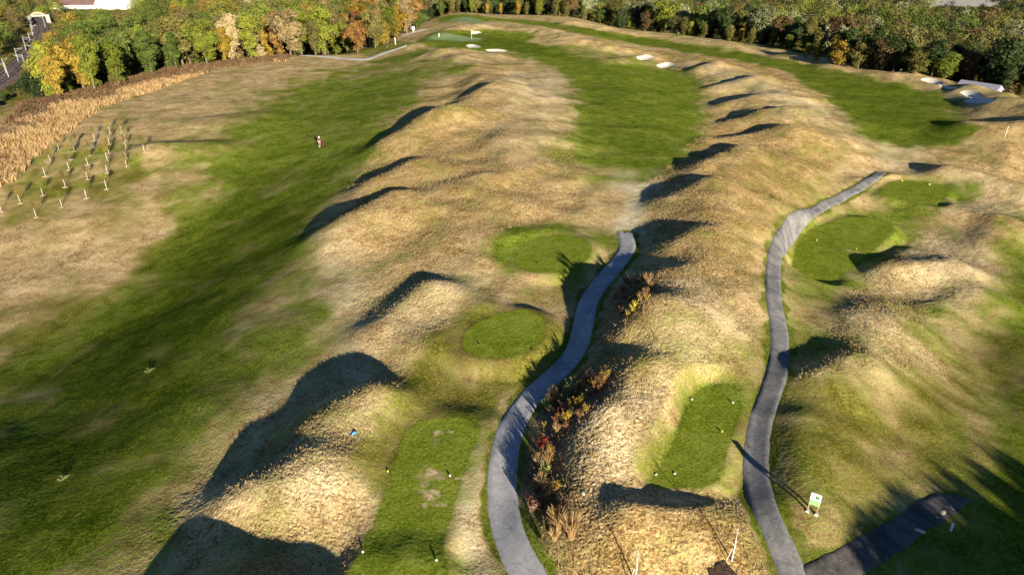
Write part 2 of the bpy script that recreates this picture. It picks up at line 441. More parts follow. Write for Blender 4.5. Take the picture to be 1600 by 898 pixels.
def path_material(name, c0, c1, c2):
    m, nt, b = new_mat(name, .85)
    tc = nt.nodes.new('ShaderNodeTexCoord'); P = tc.outputs['Object']
    n1 = noise(nt, P, .45, 4, .65, .5); n2 = noise(nt, P, 30, 3, .7); n3 = noise(nt, P, 3.2, 4, .7, .4)
    t = math_n(nt, 'ADD', math_n(nt, 'MULTIPLY', n1, .5), math_n(nt, 'MULTIPLY', n3, .3)); t = math_n(nt, 'ADD', t, math_n(nt, 'MULTIPLY', n2, .2))
    c = ramp(nt, t, [(.38, c0), (.5, c1), (.62, c2)]); 
    vo = N(nt, 'ShaderNodeTexVoronoi'); vo.feature = 'DISTANCE_TO_EDGE'; vo.inputs['Scale'].default_value = .55
    wv = nt.nodes.new('ShaderNodeVectorMath'); wv.operation = 'ADD'; nz = nt.nodes.new('ShaderNodeTexNoise'); nz.inputs['Scale'].default_value = 1.4; nt.links.new(P, nz.inputs['Vector'])
    nt.links.new(P, wv.inputs[0]); nt.links.new(nz.outputs['Color'], wv.inputs[1]); nt.links.new(wv.outputs[0], vo.inputs['Vector'])
    ck = math_n(nt, 'MULTIPLY', math_n(nt, 'LESS_THAN', vo.outputs['Distance'], .012), .4); c = mixc(nt, ck, c, tuple(k*.45 for k in c0))
    v2 = N(nt, 'ShaderNodeTexVoronoi'); v2.inputs['Scale'].default_value = 1.9; nt.links.new(P, v2.inputs['Vector'])
    lf = math_n(nt, 'MULTIPLY', math_n(nt, 'LESS_THAN', v2.outputs['Distance'], .07), .7); c = mixc(nt, lf, c, (.36,.28,.16))
    at = N(nt, 'ShaderNodeAttribute'); at.attribute_name = 'side'
    e = math_n(nt, 'ADD', at.outputs['Fac'], math_n(nt, 'MULTIPLY', math_n(nt, 'SUBTRACT', n3, .5), .5))
    mr = nt.nodes.new('ShaderNodeMapRange'); mr.inputs[1].default_value = .86; mr.inputs[2].default_value = 1.0; nt.links.new(e, mr.inputs[0])
    c = mixc(nt, mr.outputs[0], c, (.13,.115,.06))
    nt.links.new(c, b.inputs['Base Color'])
    bp = nt.nodes.new('ShaderNodeBump'); bp.inputs['Distance'].default_value = .02; bp.inputs['Strength'].default_value = .5
    nt.links.new(n2, bp.inputs['Height']); nt.links.new(bp.outputs[0], b.inputs['Normal'])
    return m
M_PATH = path_material('grey_gravel', (.25,.255,.265), (.36,.365,.375), (.47,.47,.47))
M_ASPH = path_material('worn_asphalt', (.10,.10,.10), (.19,.19,.19), (.30,.295,.28))
M_ASPH2 = path_material('dark_asphalt', (.04,.038,.036), (.09,.085,.08), (.17,.155,.14))
M_PALE = path_material('pale_gravel', (.40,.40,.38), (.50,.50,.48), (.60,.60,.57))

# ------------------------------------------------------------------ paths
PATH1 = [(905,1010),(862,955),(826,898),(800,850),(787,800),(785,750),(790,700),(803,660),(816,638),(835,615),(857,595),(882,572),(902,545),(911,510),(917,480),(927,458),(943,438),(958,419),(974,400),(981,382),(976,362)]
PATH2 = [(1290,1010),(1256,940),(1240,898),(1225,860),(1205,820),(1188,780),(1181,740),(1182,700),(1188,660),(1200,625),(1212,590),(1218,555),(1218,520),(1213,490),(1209,460),(1208,425),(1212,395),(1224,370),(1243,348),(1265,332),(1290,320),(1315,308),(1340,295),(1362,280),(1379,268)]
PATH4 = [(1236,925),(1290,896),(1345,868),(1395,838),(1440,806),(1478,785),(1512,776)]
PATH3 = [(470,87),(500,88),(540,92),(572,93),(590,87),(612,79),(638,71)]
PATH5 = [(625,58),(645,51),(668,45)]
def world_line(pts, step=.4):
    W = smooth_poly(Gp(pts)[:, :2], 8, closed=False)
    d = np.r_[0, np.cumsum(np.hypot(*np.diff(W, axis=0).T))]; s = np.arange(0, d[-1], step)
    L = np.stack([np.interp(s, d, W[:,0]), np.interp(s, d, W[:,1])], 1)
    k = np.ones(7)/7
    Lp = np.pad(L, ((3,3),(0,0)), 'edge'); return np.stack([np.convolve(Lp[:,0], k, 'valid'), np.convolve(Lp[:,1], k, 'valid')], 1)
PL = {'p1': (world_line(PATH1), 2.25), 'p2': (world_line(PATH2), 1.9), 'p4': (world_line(PATH4), 2.1), 'p3': (world_line(PATH3), 3.0), 'p5': (world_line(PATH5), 2.6)}
def path_dist(x, y, which=('p1','p2','p4','p3','p5')):
    d = np.full(np.shape(x), 50.0)
    for k in which:
        W, w = PL[k]; W = W[::5]
        m = (x > W[:,0].min()-6) & (x < W[:,0].max()+6) & (y > W[:,1].min()-6) & (y < W[:,1].max()+6)
        if not m.any(): continue
        xs, ys = x[m], y[m]; dd = np.full(xs.shape, 50.0)
        for i in range(len(W)-1):
            q = (np.abs(xs-W[i,0]) < 6) & (np.abs(ys-W[i,1]) < 6)
            if q.any():
                e, _, _, _ = seg_dist(xs[q], ys[q], *W[i], *W[i+1]); dd[q] = np.minimum(dd[q], e)
        d[m] = np.minimum(d[m], dd - w/2)
    return d

# ------------------------------------------------------------------ bunkers (pixel outlines)
BUNKERS = [
 ([(996,88),(1008,86),(1020,89),(1016,93),(1003,94),(996,92)], 'small oval sand bunker, farther of the two beside the middle fairway'),
 ([(1028,101),(1040,98),(1050,99),(1054,102),(1046,105),(1034,106),(1027,104)], 'small oval sand bunker, nearer of the two beside the middle fairway'),
 ([(1439,125),(1452,122),(1467,125),(1476,131),(1494,136),(1488,139),(1472,137),(1464,131),(1450,129)], 'curved sand bunker on the right fairway, the one nearer the clearing'),
 ([(1500,145),(1512,142),(1526,144),(1534,150),(1552,153),(1546,160),(1526,161),(1506,158),(1516,154),(1506,149)], 'sand bunker half in shade at the right end of the fairway'),
 ([(737,50),(746,49.2),(752,51),(748,53),(738,53.5)], 'small white sand bunker just behind the flag'),
 ([(729,71),(740,70),(750,72.5),(750,75),(738,75),(731,73.5)], 'white sand bunker in front of the left putting green'),
 ([(760,78),(776,77),(791,79),(790,81),(774,81),(762,80)], 'long thin sand bunker to the right in front of the green'),
]
BW = [(smooth_poly(Gp(p)[:, :2], 4), lab) for p, lab in BUNKERS]

# ------------------------------------------------------------------ turf zones: value, softness in metres, outline in pixels
def Z(pts, k=3): return smooth_poly(Gp(pts)[:, :2], k)
GREEN = [
 (.60, 7, [(0,520),(120,450),(230,400),(250,330),(240,270),(300,215),(400,160),(520,105),(640,95),(700,110),(650,150),(600,230),(520,320),(470,400),(520,450),(560,520),(520,560),(460,600),(380,700),(280,800),(180,930),(0,930)]),
 (.92, 6, [(0,590),(110,515),(210,430),(300,340),(350,290),(345,235),(400,190),(460,150),(520,128),(600,122),(650,130),(620,165),(588,195),(575,230),(545,280),(500,330),(470,370),(430,430),(390,520),(330,620),(250,720),(170,800),(100,930),(0,930)]),
 (.62, 3, [(400,420),(480,380),(510,420),(480,470),(440,540),(380,560),(350,520)]),
 (.62, 5, [(0,300),(60,255),(120,235),(190,225),(240,255),(200,300),(120,330),(40,345),(0,345)]),
 (.60, 3, [(640,95),(700,92),(730,103),(700,112),(640,110)]),
 (.85, 2, [(690,112),(715,104),(735,103),(730,110),(708,115)]),
 (.95, 2, [(575,97),(600,92),(640,82),(650,75),(668,78),(655,88),(620,95),(590,99)]),
 (.70, 2, [(545,80),(580,70),(640,66),(640,73),(600,82),(570,88)]),
 # middle fairway
 (.60, 4, [(880,70),(960,85),(1060,105),(1100,130),(1110,190),(1090,235),(1050,275),(960,285),(880,270),(870,230),(890,180),(880,130),(830,95),(760,80)]),
 (1.0, 3, [(820,66),(880,78),(940,98),(1010,105),(1070,125),(1092,170),(1082,215),(1062,245),(1020,262),(960,262),(915,245),(905,200),(915,165),(900,130),(870,105),(830,90),(800,80),(720,76),(660,68),(660,58),(700,48),(760,45),(800,50),(840,56)]),
 # right hand fairway
 (1.0, 4, [(1290,150),(1320,175),(1345,210),(1385,222),(1440,228),(1490,224),(1512,205),(1500,180),(1480,155),(1440,140),(1380,125),(1310,108),(1220,92),(1100,72),(1000,58),(900,42),(850,34),(760,26),(700,24),(680,34),(720,34),(790,34),(850,42),(920,56),(1000,70),(1090,84),(1180,100),(1240,118)]),
 (.9, 3, [(1200,66),(1260,72),(1330,86),(1330,90),(1260,84),(1200,74)]),
 (.85, 3, [(1010,44),(1080,52),(1140,60),(1130,62),(1060,56)]),
 (.45, 4, [(1150,240),(1250,225),(1330,230),(1300,290),(1230,340),(1190,400),(1180,470),(1165,400),(1180,330)]),
 (.55, 5, [(1230,470),(1300,440),(1320,500),(1420,560),(1480,500),(1540,470),(1570,400),(1540,330),(1640,330),(1700,930),(1300,930),(1250,840),(1225,760),(1215,680),(1235,560)]),
 (.62, 5, [(1235,600),(1300,590),(1400,590),(1500,560),(1560,480),(1600,380),(1650,380),(1700,930),(1300,930),(1250,840),(1225,760),(1215,680)]),
 (.9, 4, [(1540,520),(1600,440),(1700,440),(1700,940),(1380,940),(1500,800),(1560,700)]),
 (.80, 3, [(1260,640),(1330,600),(1420,580),(1480,640),(1500,700),(1450,760),(1380,800),(1320,790),(1280,740)]),
 (.75, 3, [(1225,360),(1260,335),(1330,325),(1400,335),(1430,365),(1380,420),(1320,460),(1260,470),(1230,430)]),
 (.75, 3, [(1370,300),(1390,275),(1450,270),(1520,290),(1500,320),(1440,340),(1380,330)]),
 (.6, 4, [(1400,470),(1470,500),(1490,540),(1420,540)]),
 # around the tees between the paths
 (.80, 2.5, [(770,360),(860,348),(940,362),(960,385),(940,420),(900,460),(890,520),(870,570),(830,600),(790,620),(760,660),(750,700),(735,760),(700,930),(545,930),(590,800),(560,720),(610,640),(640,560),(690,510),(750,470),(790,440),(770,400)]),
 (.45, 2, [(800,430),(870,435),(900,460),(885,510),(862,500),(820,480),(760,480)]),
 (.85, 2, [(1085,590),(1150,585),(1190,600),(1175,680),(1165,760),(1130,775),(1110,760),(1000,755),(1030,690),(1060,630)]),
 (.50, 3, [(1030,390),(1120,430),(1170,470),(1190,560),(1160,600),(1130,520),(1120,450),(1070,415)]),
]
GREEN += [(1.0, .5, None, k) for k in ('tee_round_far','tee_round_near','tee_front','tee_back','tee_mid','tee_right_near','tee_right_far')]
GREEN += [(.72, .8, [(668,672),(712,672),(716,700),(690,715),(665,700)]), (.35, .7, [(655,735),(705,735),(700,755),(650,752)]), (.4, .7, [(650,768),(695,770),(690,790),(652,788)]),
          (.75, 1.5, [(1290,425),(1310,385),(1350,385),(1340,400)])]
PALE = [
 (.7, 1.0, [(1470,790),(1500,776),(1535,768),(1560,768),(1530,784),(1490,806)]),
 (.4, 4, [(1310,430),(1400,380),(1480,360),(1560,420),(1540,470),(1460,520),(1480,560),(1400,600),(1280,620),(1250,560),(1310,500)]),  # this and the next: sunlit knolls painted paler
 (.4, 4, [(1470,262),(1600,300),(1600,340),(1480,330),(1440,300)]),
 (1.0, 2.0, [(950,275),(1010,262),(1035,268),(1018,300),(1000,335),(994,362),(964,362),(968,335),(985,305),(960,290)]),
 (.85, 1.2, [(722,690),(752,680),(756,720),(748,770),(752,820),(765,860),(770,920),(735,920),(712,870),(705,820),(712,760)]),
 (.6, 5, [(380,740),(520,720),(560,760),(520,820),(420,820),(370,780)]), (.6, 4, [(480,650),(600,615),(650,630),(600,670),(500,680)]),  # sunlit faces of the left mounds painted paler
 (.45, 6, [(640,430),(720,420),(740,470),(660,520),(590,530)]),
 (.45, 8, [(800,120),(880,110),(900,160),(890,230),(800,250),(780,180)]),
 (.55, 4, [(1060,430),(1130,450),(1145,520),(1100,580),(1050,560),(1040,480)]), (.5, 4, [(940,640),(1040,600),(1010,680),(960,750),(920,720)]),  # lit sides of the mounds between the paths painted paler
 (.5, 8, [(540,600),(560,400),(500,380),(470,400)]), (.45, 10, [(1080,100),(1180,120),(1330,180),(1340,230),(1250,180),(1150,130)]),
 (.5, 4, [(1370,240),(1440,215),(1430,250),(1395,265)]),
 (.4, 1.2, [(1225,420),(1228,520),(1223,530),(1220,430)]),
 (.7, 1.0, [(895,470),(902,470),(884,545),(872,560),(870,550),(886,520)]),
]
SOIL_SHADE = [(1.0, 1.6, [(950,480),(962,452),(985,430),(1018,430),(1020,462),(990,497),(960,500)]), (1.0, 1.6, [(842,660),(868,606),(915,580),(952,588),(944,622),(905,664),(862,700),(838,700)]),
        (1.0, 1.6, [(822,720),(838,694),(872,690),(888,760),(912,830),(885,866),(845,850),(818,780)]), (.7, 1.4, [(925,560),(918,520),(940,480),(965,500),(955,560),(930,585)])]  # last patch paints shade on the slope between the beds
BARE = [[(676,676),(700,676),(706,686),(690,690),(678,684)], [(662,739),(698,739),(700,750),(676,753),(660,748)], [(662,776),(684,772),(686,784),(672,788)], [(1305,388),(1340,387),(1343,391),(1320,393)]]
TUSS = [
 (.9, 8, [(350,940),(330,780),(480,640),(600,540),(580,430),(520,350),(590,210),(700,120),(800,100),(880,130),(890,230),(860,340),(740,400),(700,520),(640,600),(590,720),(560,860),(540,940)]),
 (1.0, 5, [(1030,410),(1020,300),(1060,220),(1150,120),(1000,85),(900,60),(1060,80),(1200,100),(1310,170),(1350,220),(1280,280),(1190,330),(1170,420),(1150,480),(1140,580),(1060,600),(1030,680),(980,760),(1000,800),(1160,780),(1200,860),(1230,940),(870,940),(815,800),(830,690),(930,580),(950,480),(1010,420)]),
 (.9, 5, [(1310,430),(1400,380),(1480,360),(1560,420),(1540,470),(1460,520),(1480,560),(1400,600),(1280,620),(1240,560),(1310,500)]),
 (.8, 6, [(1440,260),(1500,200),(1640,150),(1640,420),(1580,380),(1480,340),(1440,300)]),
]
LUSH_DIM = [  # darker turf; lower left and right patches paint in the corner darkening
 (1.0, 10, [(0,640),(110,540),(210,440),(330,330),(420,250),(500,330),(430,430),(330,620),(170,800),(100,930),(0,930)]),
 (.25, 5, [(925,105),(1010,110),(1075,130),(1085,200),(1060,250),(1000,245),(940,200)]),
 (.55, 5, [(1300,160),(1380,222),(1490,224),(1510,200),(1440,140),(1310,108),(1100,72),(900,42),(860,40),(1090,84),(1240,118)]),
 (.8, 3, [(1290,640),(1330,620),(1350,680),(1310,710)]), (1.0, 8, [(1560,520),(1700,440),(1700,940),(1380,940),(1500,800)]),
 (.8, 1, [(1145,640),(1170,640),(1165,700),(1145,700)]), (.7, 2, [(1246,378),(1392,372),(1330,420),(1280,430)]), (.8,2,[(1385,288),(1478,300),(1420,318)]),
 (.7, 5, [(660,60),(800,60),(900,95),(800,80)]),
]
OLIVE = [
 (.8, 4, [(560,930),(590,800),(560,720),(610,640),(640,560),(690,510),(760,470),(900,430),(890,520),(790,620),(700,670),(620,690),(570,860)]),
 (.75, 6, [(1220,620),(1400,560),(1560,520),(1520,700),(1450,780),(1300,870),(1240,780)]),
 (.7, 6, [(1150,240),(1330,230),(1190,400),(1180,500),(1150,560)]), (.6, 6, [(0,560),(230,400),(240,255),(0,300)]),
 (.6, 2, [(1000,755),(1085,590),(1060,630)]),
]
def zone_val(x, y, lst, v0):
    v = np.full(x.shape, v0)
    for it in lst:
        val, soft = it[0], it[1]
        P = _P[it[3]] if it[2] is None else Z(it[2])
        sdv = poly_sd(x, y, P, soft*1.2+.5)
        wob = soft*.8*fbm(x*.22, y*.22, 77, 3)
        m = sstep(soft*.75, -soft*.75, sdv+wob)
        v = v*(1-m) + val*m
    return v

# ------------------------------------------------------------------ ground sheet
def build_ground():
    rs = [3.0]
    while rs[-1] < 22: rs.append(rs[-1]+1.5)
    while rs[-1] < 620: rs.append(rs[-1] + 0.095*(max(rs[-1],30)/45.0)**1.5)
    while rs[-1] < 8000: rs.append(rs[-1]*1.06)
    rs = np.array(rs)
    a_in = np.arange(-52, 52.001, 0.118)
    a = np.r_[np.arange(-180, -52, 4.0), a_in, np.arange(56, 180.1, 4.0)]
    a = np.radians(a)
    R, A = np.meshgrid(rs, a, indexing='ij')
    X = R*np.sin(A); Y = R*np.cos(A); sh = X.shape
    x = X.ravel(); y = Y.ravel()
    z = height(x, y)
    g = zone_val(x, y, GREEN, .22)
    pale = zone_val(x, y, PALE, 0.0)
    tus = zone_val(x, y, TUSS, .15)
    lush_dim = zone_val(x, y, LUSH_DIM, .0)
    oliv = zone_val(x, y, OLIVE, .0)
    eo = edge_out(x, y)
    pdist = path_dist(x, y)
    # trimmed verges of the two near paths
    near = sstep(.8, .0, pdist + .9*fbm(x*.7, y*.7, 9, 2))*(np.hypot(x, y) < 150)
    g = np.maximum(g, .85*near); lush_dim = np.maximum(lush_dim, .5*near); pale = pale*(1-near)
    crisp = np.zeros_like(x)
    for k, P in _P.items():
        mm = sstep(.25, -.25, poly_sd(x, y, P, 2)); crisp = np.maximum(crisp, mm); oliv = oliv*(1-mm*.9)
    for q in BARE:
        sdv = poly_sd(x, y, Z(q), 2.5); mm = .8*sstep(1.1, -1.1, sdv + .2 + 2.2*fbm(x*1.6, y*1.6, 61, 3)); crisp = crisp*(1-mm); g = g*(1-mm)+.12*mm; pale = np.maximum(pale, .45*mm); lush_dim = lush_dim*(1-mm)
    soil = .8*zone_val(x, y, SOIL_SHADE, 0.0)*sstep(-.1, .5, pdist)  # bed soil plus the painted slope shade
    putt = np.zeros_like(x)
    for P in (GREENS):
        putt = np.maximum(putt, sstep(1.2, -1.2, poly_sd(x, y, P, 3)))
    out = sstep(0, 14, eo)
    g = g*(1-out)+.75*out; oliv = oliv*(1-out)+.8*out; pale *= (1-out)
    tus = tus*(1-sstep(.5, .2, 1-g)*.8)*sstep(.2, 1.4, pdist)
    for k, P in _P.items(): tus = tus*sstep(-.3, 1.2, poly_sd(x, y, P, 3))
    # bunkers sink into the turf
    for P, lab in BW:
        sdv = poly_sd(x, y, P, 3); z = z - .55*sstep(.6, -1.6, sdv); tus = tus*sstep(-.2, 1.0, sdv)
    # real tussocks
    r = np.hypot(x, y)
    f1 = np.abs(vnoise(x*4.2, y*4.2, 21))*2; f2 = vnoise(x*8.5, y*8.5, 22); f3 = vnoise(x*1.1, y*1.1, 23)
    amp = (.012 + .055*tus)*sstep(330, 120, r)*sstep(-.05, .5, pdist)
    z = z + amp*(.55-f1)*1.0 + amp*f2*.9 + (.02+.07*tus)*f3*sstep(.0, .8, pdist)
    for P, lab in BW: pass
    V = np.stack([x, y, z], 1)
    # normals
    Zg = z.reshape(sh)
    T = V.reshape(sh+(3,)); du = np.gradient(T, axis=0); dv = np.gradient(T, axis=1)
    nrm = np.cross(dv, du); nrm /= np.linalg.norm(nrm, axis=2, keepdims=True)+1e-12
    nrm = np.where(nrm[..., 2:3] < 0, -nrm, nrm).reshape(-1, 3)
    nr, na = sh
    i = np.arange(nr-1)[:, None]*na + np.arange(na-1)[None, :]
    F = np.stack([i, i+1, i+na+1, i+na], -1).reshape(-1, 4)
    cx = x[F].mean(1); cy = y[F].mean(1)
    rid = np.zeros(len(F), int)
    names = ['ground']; 
    def region(name, P, margin=1.0):
        names.append(name); sdv = poly_sd(cx, cy, P, margin); rid[sdv < 0] = len(names)-1
    region('fairway', Z(GREEN[1][2])); region('fairway', Z(GREEN[9][2])); region('fairway', Z(GREEN[10][2]))
    for k in _P: region('tee_box', _P[k])
    for P in GREENS: region('putting_green', P)
    for k, nm in enumerate(names):
        fm = F[rid == k]
        if not len(fm): continue
        used, inv = np.unique(fm, return_inverse=True)
        o = np_mesh(nm, V[used], inv.reshape(-1, 4), M_TURF, smooth=True)
        me = o.data
        for an, cols in (('zone', (g, putt, pale)), ('zone2', (tus, lush_dim, oliv))):
            ca = me.color_attributes.new(an, 'FLOAT_COLOR', 'POINT')
            arr = np.ones((len(used), 4), np.float32)
            for j, c in enumerate(cols): arr[:, j] = np.clip(c[used], 0, 1)
            arr[:, 3] = crisp[used] if an == 'zone' else soil[used]
            ca.data.foreach_set('color', arr.ravel())
        me.normals_split_custom_set_from_vertices(nrm[used].astype(np.float32))
        o['kind'] = 'structure'
GREENS = [smooth_poly(Gp([(668,58),(690,52),(710,54),(735,58),(752,60),(750,64),(735,65),(700,64),(674,62)])[:, :2], 3),
          smooth_poly(Gp([(700,32),(722,27),(742,29),(756,34),(748,37),(730,34),(710,35)])[:, :2], 3)]
build_ground()

def Hs(x, y): return height(x, y)

# ------------------------------------------------------------------ path meshes
def build_path(key, name, mat, lift=.07, nc=9, lab=None):
    W, w = PL[key]; T = np.gradient(W, axis=0); T /= np.linalg.norm(T, axis=1, keepdims=True)+1e-9
    Nn = np.stack([-T[:,1], T[:,0]], 1); u = np.linspace(-1, 1, nc)
    j = np.arange(len(W))
    jag = .10*fbm(j*.45, j*0+3.3, 5, 2); jag2 = .10*fbm(j*.45, j*0+9.3, 6, 2)
    half = w/2
    wl = half+jag; wr = half+jag2
    if key == 'p4':
        ft = np.clip((len(W)-j)/6.0, .5, 1)*(1+.25*vnoise(j*.9, j*0+1, 4)); wl = wl*ft; wr = wr*ft
    off = np.where(u[None] < 0, u[None]*wl[:, None], u[None]*wr[:, None])
    X = W[:, 0:1]+Nn[:, 0:1]*off; Y = W[:, 1:2]+Nn[:, 1:2]*off
    Zc = height(X.ravel(), Y.ravel()).reshape(X.shape)
    for q_ in range(6):
        e_ = (.5-.09*q_)*vnoise(u*3.1+7, u*0+len(W), 3)*2
        for k_, sg_ in ((-1-q_, 1), (q_, -1)):
            X[k_] += T[k_,0]*e_*sg_*(1-q_/6); Y[k_] += T[k_,1]*e_*sg_*(1-q_/6)
    Zc = height(X.ravel(), Y.ravel()).reshape(X.shape)
    zz = Zc + lift + .03*(1-u[None]**2)
    zz[:, 0] -= .12; zz[:, -1] -= .12
    V = np.stack([X, Y, zz], -1).reshape(-1, 3)
    i = np.arange(len(W)-1)[:, None]*nc+np.arange(nc-1)[None]
    F = np.stack([i, i+1, i+nc+1, i+nc], -1).reshape(-1, 4)
    o = np_mesh(name, V, F, mat, smooth=True); tag(o, kind='structure')
    at = o.data.attributes.new('side', 'FLOAT', 'POINT'); at.data.foreach_set('value', np.tile(np.abs(u), len(W)).astype(np.float32))
    if lab: o['label'] = lab
    return o
build_path('p1', 'path', M_PATH, lab='grey gravel path winding between the planting beds and the tees')
build_path('p2', 'path', M_ASPH, lab='worn dark cart path on the right, curving up to the small tees')
build_path('p4', 'path', M_ASPH2, lift=.055, lab='short dark branch path at the bottom right')
build_path('p3', 'path', M_PALE, lab='pale straight path at the foot of the left wood')
build_path('p5', 'path', M_PALE, lab='short pale path beside the far left tee')

# ------------------------------------------------------------------ bunkers
M_SAND = simple('bunker_sand', (.72,.66,.55), .95, .08, .8)
for P, lab in BW:
    c = P.mean(0); rings = np.linspace(0, 1.0, 7); V = [[c[0], c[1], 0]]; n = len(P)
    for s in rings[1:]:
        for p in P: V.append([c[0]+(p[0]-c[0])*s*1.04, c[1]+(p[1]-c[1])*s*1.04, 0])
    V = np.array(V); sdv = poly_sd(V[:,0], V[:,1], P, 3)
    V[:, 2] = height(V[:,0], V[:,1]) - .55*sstep(.6, -1.6, sdv) + .06 + .05*fbm(V[:,0]*.8, V[:,1]*.8, 4, 2)
    F = [(0, 1+k, 1+(k+1) % n) for k in range(n)]
    for r in range(len(rings)-2):
        b0 = 1+r*n; b1 = b0+n
        F += [(b0+k, b1+k, b1+(k+1) % n, b0+(k+1) % n) for k in range(n)]
    o = add_mesh('sand_bunker', V, F, M_SAND, smooth=True)
    tag(o, lab, 'bunker', 'sand bunkers on the course')
#@@OBJECTS
# ------------------------------------------------------------------ foliage materials
def leaf_mat(name, dark, mid, light, transl=.25):
    m, nt, b = new_mat(name, .85)
    tc = nt.nodes.new('ShaderNodeTexCoord'); oi = nt.nodes.new('ShaderNodeObjectInfo')
    at = N(nt, 'ShaderNodeAttribute'); at.attribute_name = 'rnd'
    n1 = noise(nt, tc.outputs['Object'], .45, 2, .6)
    t = math_n(nt, 'ADD', math_n(nt, 'MULTIPLY', n1, .65), math_n(nt, 'MULTIPLY', at.outputs['Fac'], .26))
    t = math_n(nt, 'ADD', t, math_n(nt, 'MULTIPLY', math_n(nt, 'SUBTRACT', oi.outputs['Random'], .28), .28))
    c = ramp(nt, t, [(.30, dark), (.52, mid), (.78, light)])
    nt.links.new(c, b.inputs['Base Color'])
    tr = nt.nodes.new('ShaderNodeBsdfTranslucent'); nt.links.new(c, tr.inputs[0])
    mx = nt.nodes.new('ShaderNodeMixShader'); mx.inputs[0].default_value = transl
    out = nt.nodes['Material Output']
    nt.links.new(b.outputs[0], mx.inputs[1]); nt.links.new(tr.outputs[0], mx.inputs[2]); nt.links.new(mx.outputs[0], out.inputs[0])
    return m
LEAF = {
 'mid green':     leaf_mat('leaf_mid_green', (.035,.055,.010), (.085,.125,.022), (.17,.21,.05)),
 'yellow green':  leaf_mat('leaf_yellow_green', (.07,.09,.012), (.17,.20,.025), (.32,.33,.05)),
 'olive':         leaf_mat('leaf_olive', (.055,.055,.014), (.13,.125,.032), (.24,.21,.06)),
 'dark green':    leaf_mat('leaf_dark_green', (.016,.030,.010), (.038,.062,.018), (.08,.11,.035)),
 'golden':        leaf_mat('leaf_golden', (.12,.08,.012), (.26,.18,.025), (.45,.33,.06)),
 'orange':        leaf_mat('leaf_orange', (.12,.06,.018), (.27,.15,.045), (.42,.26,.09)),
 'rust red':      leaf_mat('leaf_rust', (.09,.025,.012), (.22,.07,.03), (.36,.15,.07)),
 'brown':         leaf_mat('leaf_brown', (.06,.04,.018), (.15,.10,.042), (.26,.18,.08)),
 'silvery green': leaf_mat('leaf_silver', (.10,.115,.05), (.22,.235,.11), (.40,.41,.23)),
 'straw':         leaf_mat('leaf_straw', (.16,.12,.05), (.33,.26,.12), (.52,.43,.23)),
}
M_BARK = simple('bark', (.16,.125,.09), .95, .3, 2.0)
M_PALEBARK = simple('pale_bark', (.55,.50,.42), .9, .2, 2.0)

def leaf_cloud(centers, per, spread, size, r, flat=.6, out=None):
    """many small leaf quads around cluster centres"""
    n = len(centers)*per
    c = np.repeat(np.asarray(centers), per, 0) + r.normal(0, 1, (n, 3))*np.array(spread)
    a = r.normal(0, 1, (n, 3)); a /= np.linalg.norm(a, axis=1, keepdims=True)
    if out is not None:
        a = np.repeat(out, per, 0)*1.1 + a*.75; a /= np.linalg.norm(a, axis=1, keepdims=True)
    u = r.normal(0, 1, (n, 3)); u -= (u*a).sum(1, keepdims=True)*a; u /= np.linalg.norm(u, axis=1, keepdims=True)
    v = np.cross(a, u); s = size*(.6+.8*r.random((n, 1)))
    V = np.stack([c-u*s-v*s*flat*.4, c+u*s*.2-v*s*flat, c+u*s+v*s*flat*.3, c-u*s*.1+v*s*flat], 1).reshape(-1, 3)
    F = np.arange(n*4).reshape(-1, 4)
    cl = np.repeat(r.random(len(centers)), per)
    rn = np.repeat(np.clip(.6*cl+.4*r.random(n), 0, 1), 4)
    return V, F, rn
def leaves_obj(name, V, F, rn, mat, parent=None):
    o = np_mesh(name, V, F, mat, False, parent)
    at = o.data.attributes.new('rnd', 'FLOAT', 'POINT'); at.data.foreach_set('value', rn.astype(np.float32)); return o

def crown_centres(lobes, n, r):
    out = []; dirs = []; w = np.array([l[3]*l[4] for l in lobes]); w = w/w.sum()
    for i in r.choice(len(lobes), n, p=w):
        x, y, z, rx, rz = lobes[i]
        d = r.normal(0, 1, 3); d /= np.linalg.norm(d)
        if d[2] < -.5: d[2] *= -.6
        k = .55+.45*r.random()**.5
        out.append((x+d[0]*rx*k, y+d[1]*rx*k, z+d[2]*rz*k)); dirs.append(d)
    return np.array(out), np.array(dirs)

